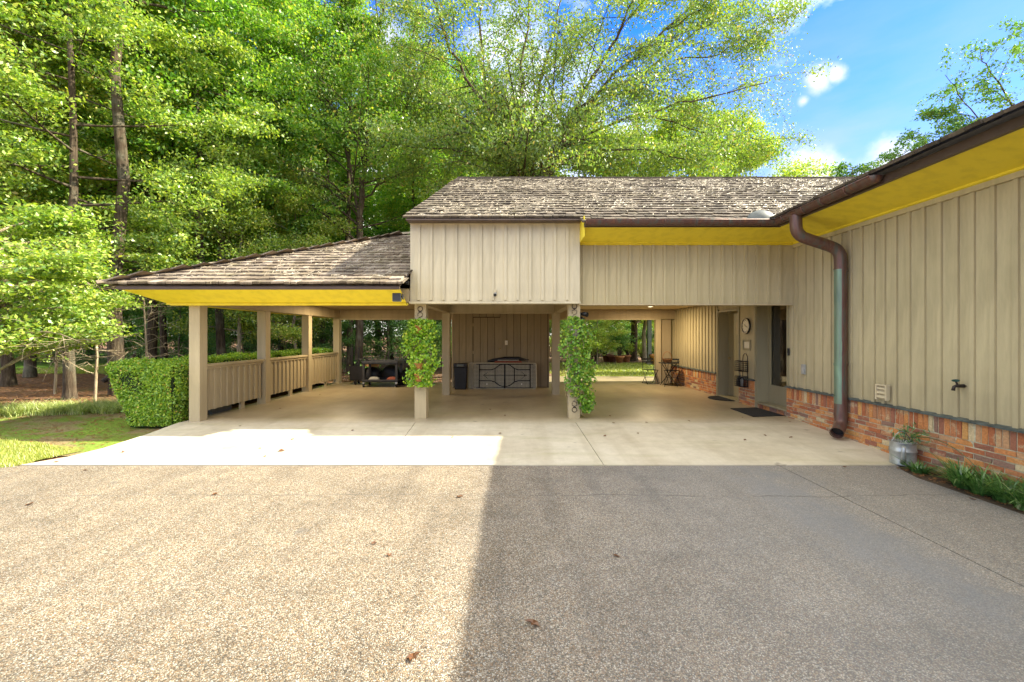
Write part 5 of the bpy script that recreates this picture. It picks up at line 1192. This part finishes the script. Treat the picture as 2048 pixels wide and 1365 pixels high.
# sparse branches behind the house roof on the right
def sparse(label, lbs, seed, per=20):
    global rb
    rb = random.Random(seed); p0 = lbs[0]; t = thing('tree', label, 'tree', (P(p0[0][0][0], 0, 19).x, 19, -.14)); L_ = []
    for pp, r0 in lbs: L_.append(limb(pp, 19, 19.6, r0, .01, 3))
    q, C = grow(L_, rb, 10, .26, 5, .35, per, .13, start=.25, droop=.05, sides=5, flat=.6, mintw=.4)
    bs_ = Vector((P(p0[0][0][0], 0, 19).x, 19, -.14)); q.tube([bs_, bs_.lerp(L_[0][0][0], .5), L_[0][0][0]], [.16, .12, p0[1]], 8, caps=False)
    q.build('trunk', M['bark'], t); link('crown', leaf_mesh('crown', C, M['leaf_dark'], np.random.default_rng(seed), .15, .07, flat=.5), t)
sparse('sparse tree reaching in from the right above the house roof', [([(2120, 420), (2090, 300), (2010, 185), (1975, 130), (1960, 95)], .07), ([(2090, 300), (2040, 220), (1990, 190), (1960, 150)], .035), ([(2120, 400), (2020, 280), (1950, 235), (1915, 190), (1890, 150)], .045), ([(1950, 235), (1900, 220), (1860, 225)], .02), ([(2100, 330), (2060, 170), (2040, 110), (2050, 60)], .03), ([(2090, 360), (2020, 300), (1960, 280), (1930, 260)], .03)], 51)
sparse('low leafy sprays showing just over the house eave', [([(1960, 430), (1930, 340), (1870, 290), (1830, 275)], .05), ([(1930, 360), (1880, 320), (1820, 300), (1780, 320)], .03), ([(1940, 340), (1930, 280), (1900, 250)], .03)], 52)
sparse('small leafy tree top over the valley of the roofs', [([(1730, 480), (1715, 400), (1705, 345), (1700, 330)], .05), ([(1718, 420), (1740, 370), (1750, 345)], .03), ([(1716, 410), (1695, 370), (1685, 350)], .02)], 53)

# near bush at the far left with bright broad leaves
rb = random.Random(61); NB = thing('bush', 'bright broad-leaved bush arching in from the left edge', 'bush', (-10.9, 8.9, -.12)); c0 = Vector((-10.9, 8.9, -.12)); L_ = []
for i in range(46):
    a = i * 2.4; L1 = rb.uniform(.9, 3.1); z0 = rb.uniform(.8, 3.9); p = c0 + Vector((rb.gauss(0, .15), rb.gauss(0, .15), z0)); d = Vector((math.cos(a), math.sin(a) * .7, 0))
    L_.append((bez(p, p + d * L1 * .5 + Vector((0, 0, .7)), p + d * L1 + Vector((0, 0, rb.uniform(.1, 1.2))), 6), .03, .006))
q, C = grow(L_, rb, 10, .33, 6, .35, 20, .13, start=.3, sides=5, flat=.22, mintw=.35)
q.tube([c0, c0 + Vector((.1, 0, 2)), c0 + Vector((0, 0, 4.2))], [.09, .07, .03], 8, caps=False)
q.build('stem', M['twig'], NB); C = np.array(C); C = C[C[:, 2] > .95 + .25 * np.abs(C[:, 0] + 10.9)]
link('foliage', leaf_mesh('foliage', C, M['leaf_yellow'], np.random.default_rng(7), .085, .05, flat=.5), NB)
# low dead-branch tangle and fallen bough
t = thing('fallen_branch', 'dead bough leaning against the dark trunk in the pine straw', 'branch', (-14.6, 15.8, -.12))
MB().tube([(-14.9, 15.6, -.05), (-14.2, 15.4, .25), (-13.4, 14.9, .62), (-12.9, 14.6, .95)], [.10, .085, .06, .04], 8).build('bough', M['bark'], t)
MB().tube([(-14.2, 15.4, .25), (-14.3, 15.5, 1.2)], .018, 5).tube([(-13.7, 15.1, .5), (-13.75, 15.1, 1.5)], .018, 5).build('twig', M['bark'], t)
rt_ = random.Random(71)
for i, (px, Y, lab) in enumerate(((190, 11.0, 'tangle of bare dead twigs beside the dark trunk'), (290, 13.5, 'tangle of bare dead twigs over the hedge'), (110, 12.6, 'tangle of bare dead twigs left of the dark trunk'))):
    t = thing('dead_twigs', lab, 'twigs', (P(px, 0, Y).x, Y, -.14)); c0 = Vector((P(px, 0, Y).x, Y, -.14)); q = MB(); q.tube([c0, c0 + Vector((.05, 0, 1.2)), c0 + Vector((-.05, 0, 3.0))], [.035, .03, .015], 6, caps=False)
    for k in range(42):
        a = rt_.uniform(0, 6.28); z = rt_.uniform(.6, 3.6); L1 = rt_.uniform(.6, 1.9); p = c0 + Vector((0, 0, min(z, 3))); d = Vector((math.cos(a), math.sin(a) * .6, rt_.uniform(-.1, .5)))
        mid = p + d * L1 * .5 + Vector((rt_.gauss(0, .15), rt_.gauss(0, .1), rt_.gauss(0, .15))); e_ = p + d * L1 + Vector((0, 0, rt_.gauss(-.1, .2))); bb = bez(p, mid, e_, 6); q.tube(bb, [.010, .009, .008, .006, .005, .003], 3, caps=False, smooth=False)
        for m_ in range(3): u_ = bb[2 + m_]; q.tube([u_, u_ + rdir(rt_, d, 1.2) * rt_.uniform(.15, .5)], [.005, .002], 3, caps=False, smooth=False)
    q.build('twig', M['twig'], t)

# clipped hedge
HG = thing('hedge', 'dense clipped green hedge running back along the left railing', 'hedge', (-6.8, 10, -.12))
core = MB()
core.add([(-7.02, 7.85, -.1), (-6.25, 7.85, -.1), (-6.25, 8.35, -.1), (-7.02, 8.35, -.1), (-7.28, 7.70, 1.0), (-6.14, 7.70, 1.0), (-6.14, 8.38, 1.0), (-7.28, 8.38, 1.0)], [(0, 3, 2, 1), (4, 5, 6, 7), (0, 1, 5, 4), (1, 2, 6, 5), (2, 3, 7, 6), (3, 0, 4, 7)])
core.box(-7.35, -6.78, 8.38, 16.0, -.1, 1.0)
m, Nn, Ll, bs = mat('hedge_inner_wood'); bs.inputs["Base Color"].default_value = (.02, .035, .012, 1); bs.inputs["Roughness"].default_value = 1
core.build('branches', m, HG)
hr = np.random.default_rng(17)
def quadpts(a, b, c, d, n):
    u = hr.random(n)[:, None]; v = hr.random(n)[:, None]; a, b, c, d = map(np.array, (a, b, c, d))
    return (a * (1 - u) + b * u) * (1 - v) + (d * (1 - u) + c * u) * v
pp = []; nn = []
def face(a, b, c, d, n, nrm, j=.035):
    p_ = quadpts(a, b, c, d, n); nz_ = np.sin(p_[:, 0] * 5.1 + p_[:, 2] * 3) * np.cos(p_[:, 1] * 4.3 + p_[:, 2] * 6.1) * .05 + np.abs(hr.normal(0, j, n)) - j * .4
    pp.append(p_ + np.array(nrm) * nz_[:, None]); nn.append(np.tile(np.array(nrm, float), (n, 1)))
face((-7.02, 7.84, -.06), (-6.25, 7.84, -.06), (-6.13, 7.69, 1.03), (-7.30, 7.69, 1.03), 15000, (0, -1, -.1))
face((-7.30, 7.69, 1.03), (-6.13, 7.69, 1.03), (-6.13, 8.38, 1.03), (-7.30, 8.38, 1.03), 9000, (0, 0, 1))
face((-6.25, 7.84, -.06), (-6.25, 8.35, -.06), (-6.13, 8.38, 1.03), (-6.13, 7.69, 1.03), 5000, (1, 0, 0))
face((-7.04, 7.84, -.06), (-7.04, 8.38, -.06), (-7.30, 8.38, 1.03), (-7.30, 7.69, 1.03), 6000, (-1, 0, 0))
face((-7.38, 8.3, 1.03), (-6.76, 8.3, 1.03), (-6.76, 16.0, 1.03), (-7.38, 16.0, 1.03), 26000, (0, 0, 1))
face((-6.77, 8.3, -.05), (-6.77, 16, -.05), (-6.77, 16, 1.03), (-6.77, 8.3, 1.03), 22000, (1, 0, 0))
face((-7.38, 8.3, -.05), (-7.38, 13, -.05), (-7.38, 13, 1.03), (-7.38, 8.3, 1.03), 8000, (-1, 0, 0))
pp = np.concatenate(pp); nn = np.concatenate(nn)
link('foliage', leaf_mesh('foliage', pp, M['leaf_hedge'], hr, .040, .024, flat=.45, normals=nn, droop=.1), HG)

# grasses
def inpoly(n, x0, x1, y0, y1, z, f=None):
    p_ = np.stack([hr.uniform(x0, x1, n), hr.uniform(y0, y1, n), np.full(n, z)], 1)
    return p_ if f is None else p_[f(p_)]
B = inpoly(72000, -13.5, -6.3, 4.8, 7.35, -.115, lambda p_: (p_[:, 1] < 6.75 + (-7.4 - p_[:, 0]) * .12 + .10 * np.sin(p_[:, 0] * 6)) & (p_[:, 1] > 5.45 - (-6.6 - p_[:, 0]) * .33 + .03 * np.sin(p_[:, 0] * 21)) & (p_[:, 0] < -6.42 + .03 * np.sin(p_[:, 1] * 17)) & (p_[:, 1] < 6.15 + (-6.3 - p_[:, 0]) * .55))
o = link('lawn_grass', blade_mesh('lawn_grass', B, M['leaf_grass'], hr, .055, .007, .6, .5, 1)); tag(o, 'short sunlit grass beside the driveway corner', 'grass', kind='stuff')
def strip_f(p_):
    yc = 9.55 + (-9 - p_[:, 0]) * -.12; return np.abs(p_[:, 1] - yc) < .55 + .15 * np.sin(p_[:, 0] * 3.7)
cl = np.stack([hr.uniform(-16, -7.7, 520), np.zeros(520), np.full(520, -.125)], 1); cl[:, 1] = 10.0 - (cl[:, 0] + 8) * -.18 + hr.uniform(-.5, .45, 520)
B = np.repeat(cl, 42, 0); B[:, :2] += hr.normal(0, .045, (len(B), 2))
o = link('border_grass', blade_mesh('border_grass', B, M['leaf_border'], hr, .30, .013, 1.0, 1.2, 3)); tag(o, 'pale arching border grass between the lawn and the wood', 'border grass', kind='stuff')
B = np.concatenate([inpoly(26000, 1.5, 13, 16.8, 25.5, -.07), inpoly(30000, -24, -15.5, 19, 32, -.12)])
o = link('meadow_grass', blade_mesh('meadow_grass', B, M['leaf_grass'], hr, .10, .02, .6, .5, 1)); tag(o, 'grass of the garden and the woodland glade', 'grass', kind='stuff')
B = inpoly(4200, -15, -6.2, 6.2, 9.6, -.112, lambda p_: p_[:, 0] < -6.2); o = link('path_litter', leaf_mesh('path_litter', B, M['leaf_dry'], hr, .055, .03, flat=.85)); tag(o, 'dry bits scattered over the mossy bank by the hedge', 'leaf litter', kind='stuff')
# forest floor litter
B = inpoly(16000, -26, -7.5, 9.5, 22, -.13); 
o = link('forest_litter', leaf_mesh('forest_litter', B + np.array([0, 0, .02]), M['leaf_dry'], hr, .10, .05, flat=.85)); tag(o, 'brown fallen leaves and straw on the woodland floor', 'leaf litter', kind='stuff')
B = inpoly(3000, -9, .5, 14.55, 18, -.04); o = link('bank_litter', leaf_mesh('bank_litter', B, M['leaf_dry'], hr, .09, .05, flat=.8)); tag(o, 'brown leaves drifted behind the carport', 'leaf litter', kind='stuff')
B = inpoly(2500, 1.2, 16, 24, 30, -.085); o = link('bed_litter', leaf_mesh('bed_litter', B, M['leaf_dry'], hr, .10, .06, flat=.8)); tag(o, 'brown leaves on the garden bed round the pots', 'leaf litter', kind='stuff')
B = inpoly(500, 4.84, 5.24, 3.9, 5.5, -.105); o = link('soil_litter', leaf_mesh('soil_litter', B, M['leaf_dry'], hr, .045, .02, flat=.8)); tag(o, 'bits of bark and leaf on the narrow flower bed', 'leaf litter', kind='stuff')

# liriope clumps in the right bed
def clump(x, y, n, h, label, group, wd=.024, m='leaf_liriope'):
    B = np.tile(np.array([[0, 0, 0.0]]), (n, 1)); a = hr.uniform(0, 6.28, n); r_ = hr.random(n) ** .5 * .07; B[:, 0] = np.cos(a) * r_; B[:, 1] = np.sin(a) * r_
    outw = np.stack([np.cos(a), np.sin(a), 0 * a], 1) * .9
    o = link('liriope_clump', blade_mesh('liriope_clump', B, M[m], hr, h, wd, .95, 1.15, 4, outw), None, (x, y, -.115)); tag(o, label, 'grass clump', group); return o
clump(4.98, 5.30, 130, .19, 'small grassy clump growing in front of the watering can', None)
grp = 'dark strappy clumps along the brick wall'
cpos = [(5.10, 4.92), (4.98, 4.78), (5.14, 4.68), (4.95, 4.58), (5.12, 4.48), (4.98, 4.38), (5.15, 4.27), (4.96, 4.18), (5.10, 4.08), (4.97, 3.98), (5.14, 3.9), (4.98, 3.80), (5.1, 3.65), (4.97, 3.5)]
for i, (x, y) in enumerate(cpos):
    clump(x, y, 120, .34, 'first dark green strappy clump along the brick wall, furthest from the camera' if i == 0 else 'dark green strappy clump in the bed along the brick wall', grp)
# weeds in the watering can and one arching stem
t = thing('weed', 'leggy weed growing out of the watering can', 'weed', (5.07, 5.62, .1)); q = MB(); C = []
rw = random.Random(5)
for k in range(7):
    p0 = Vector((rw.gauss(0, .04), rw.gauss(0, .04), .0)); p2 = p0 + Vector((rw.gauss(.02, .12), rw.gauss(-.03, .1), rw.uniform(.12, .32))); bb = bez(p0, (p0 + p2) / 2 + Vector((0, 0, .1)), p2, 6); q.tube(bb, .003, 4)
    for u_ in bb[2:]:
        for _ in range(5): C.append(tuple(u_ + Vector((rw.gauss(0, .03), rw.gauss(0, .03), rw.gauss(0, .02)))))
bb = bez(Vector((.02, -.05, .15)), Vector((.1, -.5, .35)), Vector((.06, -.95, -.10)), 9); q.tube(bb, .004, 4)
q.build('stem', M['leaf_liriope'], t, local=True); link('foliage', leaf_mesh('foliage', C, M['leaf_liriope'], hr, .09, .014, flat=.3, droop=.6), t, local=True)

# ivy hanging on the two posts
def ivy(label, cx, cy, prof, seed, n, m, potz):
    """prof: list of (z, halfwidth, xshift)"""
    t = thing('hanging_ivy', label, 'ivy planter', (cx, cy, prof[0][0])); rg = np.random.default_rng(seed)
    zs = np.array([p[0] for p in prof]); hw = np.array([p[1] for p in prof]); xs_ = np.array([p[2] for p in prof])
    z = rg.uniform(zs.min(), zs.max(), n); o_ = np.argsort(zs); W = np.interp(z, zs[o_], hw[o_]); X = np.interp(z, zs[o_], xs_[o_])
    a = rg.uniform(-np.pi, np.pi, n); W = W * .9 * (1 + .18 * np.sin(z * 9 + seed + a) + .13 * np.sin(z * 23 + 2 * a) + .12 * np.sin(z * 47 + seed - 3 * a)); r_ = W * (.40 + .75 * rg.random(n) ** .9)
    x = cx + X + np.sin(a) * r_; y = cy - .02 - np.abs(np.cos(a)) * r_ * .75 - rg.random(n) * .03
    back = rg.random(n) < .3; y[back] = cy + rg.uniform(-.05, .22, back.sum())
    keep = ~((np.abs(x - cx) < .115) & (y > cy + .0)); C = np.stack([x, y, z], 1)[keep]
    clus = np.sin(C[:, 0] * 31 + seed) * np.sin(C[:, 2] * 27) + rg.normal(0, .5, len(C)); C = C[clus > -.3]
    nrm = np.stack([np.sin(np.arctan2(C[:, 0] - cx, .2)), -np.ones(len(C)) * .8, np.ones(len(C)) * .5], 1)
    # lobed leaves: three kites
    nn_ = len(C); rn = np.clip(rg.normal(.5, .24, nn_), 0, 1)
    link('foliage', leaf_mesh('foliage', C, M[m], rg, .052, .044, flat=.5, normals=nrm, rnd=rn), t)
    q = MB(); rr = random.Random(seed)
    for k in range(26):
        z0 = rr.uniform(prof[-1][0] + .3, prof[0][0]); p = Vector((cx + rr.uniform(-.1, .1), cy - .05, z0)); pts = [p]
        for _ in range(6): p = p + Vector((rr.gauss(0, .05), rr.gauss(-.01, .02), -rr.uniform(.03, .10))); pts.append(p)
        q.tube(pts, .004, 4, caps=False)
    q.build('vine', M['twig'], t)
    for pz, mm in potz:
        MB().lathe([(0, 0), (.06, 0), (.085, .12), (.095, .12), (.095, .145), (.08, .145), (0, .13)], (cx, cy - .11, pz), 18).build('pot', M[mm], t)
    tp = prof[0][0] + .20
    for zc, sgn in ((tp, 1), (prof[-1][0] + .05, -1)):
        q = MB().tube([(cx + .045 * math.sin(i * math.pi / 8), cy - .012, zc + .045 * math.cos(i * math.pi / 8)) for i in range(17)], .006, 6)
        q.tube([(cx - .03, cy - .012, zc - .04 * sgn), (cx + .045, cy - .012, zc - .09 * sgn), (cx + .04, cy - .012, zc - .14 * sgn), (cx - .03, cy - .012, zc - .17 * sgn)], .005, 6); q.tube([(cx + .03, cy - .012, zc - .04 * sgn), (cx - .045, cy - .012, zc - .09 * sgn), (cx - .04, cy - .012, zc - .14 * sgn)], .005, 6); q.build('scroll_hook', M['hook'], t)
    return t
ivy('yellow-green ivy cascading down the left ivy post over clay pots', -1.795, 8.15, [(1.88, .20, .0), (1.7, .30, 0), (1.3, .31, .02), (.95, .28, .04), (.75, .24, .02), (.62, .25, .04)], 3, 5600, 'leaf_ivy', ((1.62, 'terra'), (.92, 'terra'), (.72, 'terra')))
ivy('deeper green ivy cascading down the right ivy post', 1.125, 8.15, [(1.93, .12, .0), (1.75, .28, .04), (1.4, .30, .04), (1.0, .28, .08), (.6, .26, .12), (.3, .17, .20), (.12, .06, .22)], 4, 5600, 'leaf_ivy_deep', ((1.55, 'grey'),))

# potted shrubs and garden shrubs
def shrub(label, x, y, z, r_, h, n, m, cat='shrub', group=None, ln=.10):
    t = thing('shrub', label, cat, (x, y, z), group); rg = np.random.default_rng(int(x * 100) % 977 + 3); q = MB(); rr = random.Random(int(y * 7)); cc = []
    for k in range(16):
        a = rr.uniform(0, 6.28); e_ = Vector((math.cos(a) * r_ * rr.uniform(.2, .9), math.sin(a) * r_ * rr.uniform(.2, .9), h * rr.uniform(.5, 1))); q.tube([Vector((0, 0, 0)), e_ * .5 + Vector((0, 0, h * .1)), e_], [.03, .02, .006], 4, caps=False); cc.append(e_)
    C = np.array([tuple(cc[rr.randrange(16)]) for _ in range(n)]) + rg.normal(0, r_ * .25, (n, 3)) * np.array([1, 1, .8]); C[:, 2] = np.abs(C[:, 2])
    q.build('stem', M['bark'], t, local=True); link('foliage', leaf_mesh('foliage', C, M[m], rg, ln, ln * .5, flat=.5), t, local=True); return t
shrub('dark green shrub growing in the front garden pot', gp[0].location.x, 25.5, .25, .75, 1.35, 2600, 'leaf_dark')
shrub('dark shrub growing in the leftmost garden pots', gp[2].location.x - .1, 27.0, .25, .95, 1.2, 2600, 'leaf_dark')
shrub('low shrub between the garden tree and its pot', gp[1].location.x + .1, 26.6, .25, .45, .7, 900, 'leaf_yellow')
shrub('bright yellow-green bush right of the garden tree', P(1284, 0, 29).x, 29, -.1, .9, 1.1, 3000, 'leaf_yellow')
shrub('dark bush by the foot of the pergola post', P(1305, 0, 27).x, 27, -.1, .6, .9, 1500, 'leaf_dark')
shrub('pale bush left of the pots, seen past the right ivy', P(1190, 0, 24).x, 24, -.1, .9, 1.5, 3200, 'leaf_birch')
shrub('dark evergreen shrub close behind the shed, left of the inner post', -2.4, 16.0, -.1, .8, 1.9, 5000, 'leaf_dark', ln=.07)
shrub('low green shrub at the foot of the rear left post', -5.3, 15.4, -.1, .5, .5, 1500, 'leaf_dark', ln=.08)
shrub('evergreen shrub in the wood behind the trolley', -4.2, 19, -.1, 1.2, 2.2, 5000, 'leaf_dark', ln=.09)
# garden tree with wide low crown
rb = random.Random(83); Yg = 28.0; c0 = Vector((P(1267, 0, Yg).x, Yg, -.1)); GT = thing('tree', 'thick-trunked garden tree beside the pots with low yellow-green crown', 'tree', tuple(c0)); L_ = []
for i in range(22):
    a = i * 2.4; z0 = rb.uniform(2.1, 4.4); L1 = rb.uniform(2.2, 4.2); p = c0 + Vector((0, 0, z0)); d = Vector((math.cos(a), math.sin(a), 0)); L_.append((bez(p, p + d * L1 * .5 + Vector((0, 0, .8)), p + d * L1 + Vector((0, 0, rb.uniform(-.6, .8))), 6), .07, .01))
q, C = grow(L_, rb, 8, .35, 6, .45, 13, .2, start=.2, sides=5, flat=.5)
q.tube([c0, c0 + Vector((0, 0, .3)), c0 + Vector((.05, 0, 2)), c0 + Vector((0, 0, 4.6))], [.36, .25, .21, .12], 12, caps=False); q.build('trunk', M['bark'], GT); link('crown', leaf_mesh('crown', C, M['leaf_yellow'], np.random.default_rng(9), .13, .075, flat=.5), GT)

# dead pine straw and twigs lying over the main roof
rr = random.Random(31); V = []; Fq = []; RN = []
nR = Vector((0, -math.sin(thm), math.cos(thm)))
def strand(y, x, L1, wd, cur, a):
    b = len(V); seg = 4; d = Vector((math.cos(a), math.sin(a), 0))
    for i in range(seg + 1):
        t = i / seg - .5; px_ = x + d.x * L1 * t - d.y * cur * (t * t - .25); py_ = y + d.y * L1 * t + d.x * cur * (t * t - .25)
        py_ = max(py_, 7.5); z_ = zm(py_) + .045 + .015 * math.sin(i * 2 + x * 9); s_ = Vector((-d.y, d.x, 0)) * wd * .5
        for sg in (-1, 1):
            V.append((px_ + s_.x * sg, py_ + s_.y * sg, z_ + s_.y * sg * SM + .004 * sg))
    for i in range(seg): Fq.append((b + 2 * i, b + 2 * i + 1, b + 2 * i + 3, b + 2 * i + 2))
    RN.append(rr.random())
heaps = [(rr.uniform(-1.3, 8), rr.uniform(7.9, 11.1)) for _ in range(26)]
for i in range(5200):
    if rr.random() < .55: hx, hy = rr.choice(heaps); x = rr.gauss(hx, .38); y = rr.gauss(hy, .22)
    else: x = rr.uniform(-1.6, 8.5); y = 11.2 - abs(rr.gauss(0, 1.7))
    if not (7.8 < y < 11.25) or x < -1.85 + (y - 7.7) * .13 or x > va(y) - .1: continue
    strand(y, x, rr.uniform(.08, .34), rr.uniform(.004, .009), rr.uniform(-.15, .15), rr.gauss(0, .9))
for i in range(70):
    x = rr.uniform(-1, 7); y = rr.uniform(9, 11.1)
    if x < va(y) - .4: strand(y, x, rr.uniform(.4, .9), rr.uniform(.010, .018), rr.uniform(-.5, .5), rr.uniform(-1.2, 1.2))
for i in range(500):
    x = rr.uniform(-6, -2.2); y = rr.uniform(7.3, 10.6)
    if x + 6.9 > y - 7.2 + .2:
        b = len(V); strand(y, x, rr.uniform(.05, .22), rr.uniform(.004, .007), rr.uniform(-.1, .1), rr.gauss(0, 1.2))
        for j in range(b, len(V)): vx, vy, vz = V[j]; V[j] = (vx, vy, zl(vy) + .05 + (vz - zm(max(vy, 7.5)) - .045))
me = np_mesh('roof_debris', np.array(V), np.array(Fq), M['needle'], np.repeat(RN, 10)[:len(V)])
o = link('roof_debris', me); tag(o, 'dry pine straw and twigs scattered over the shake roofs', 'pine straw', kind='stuff')
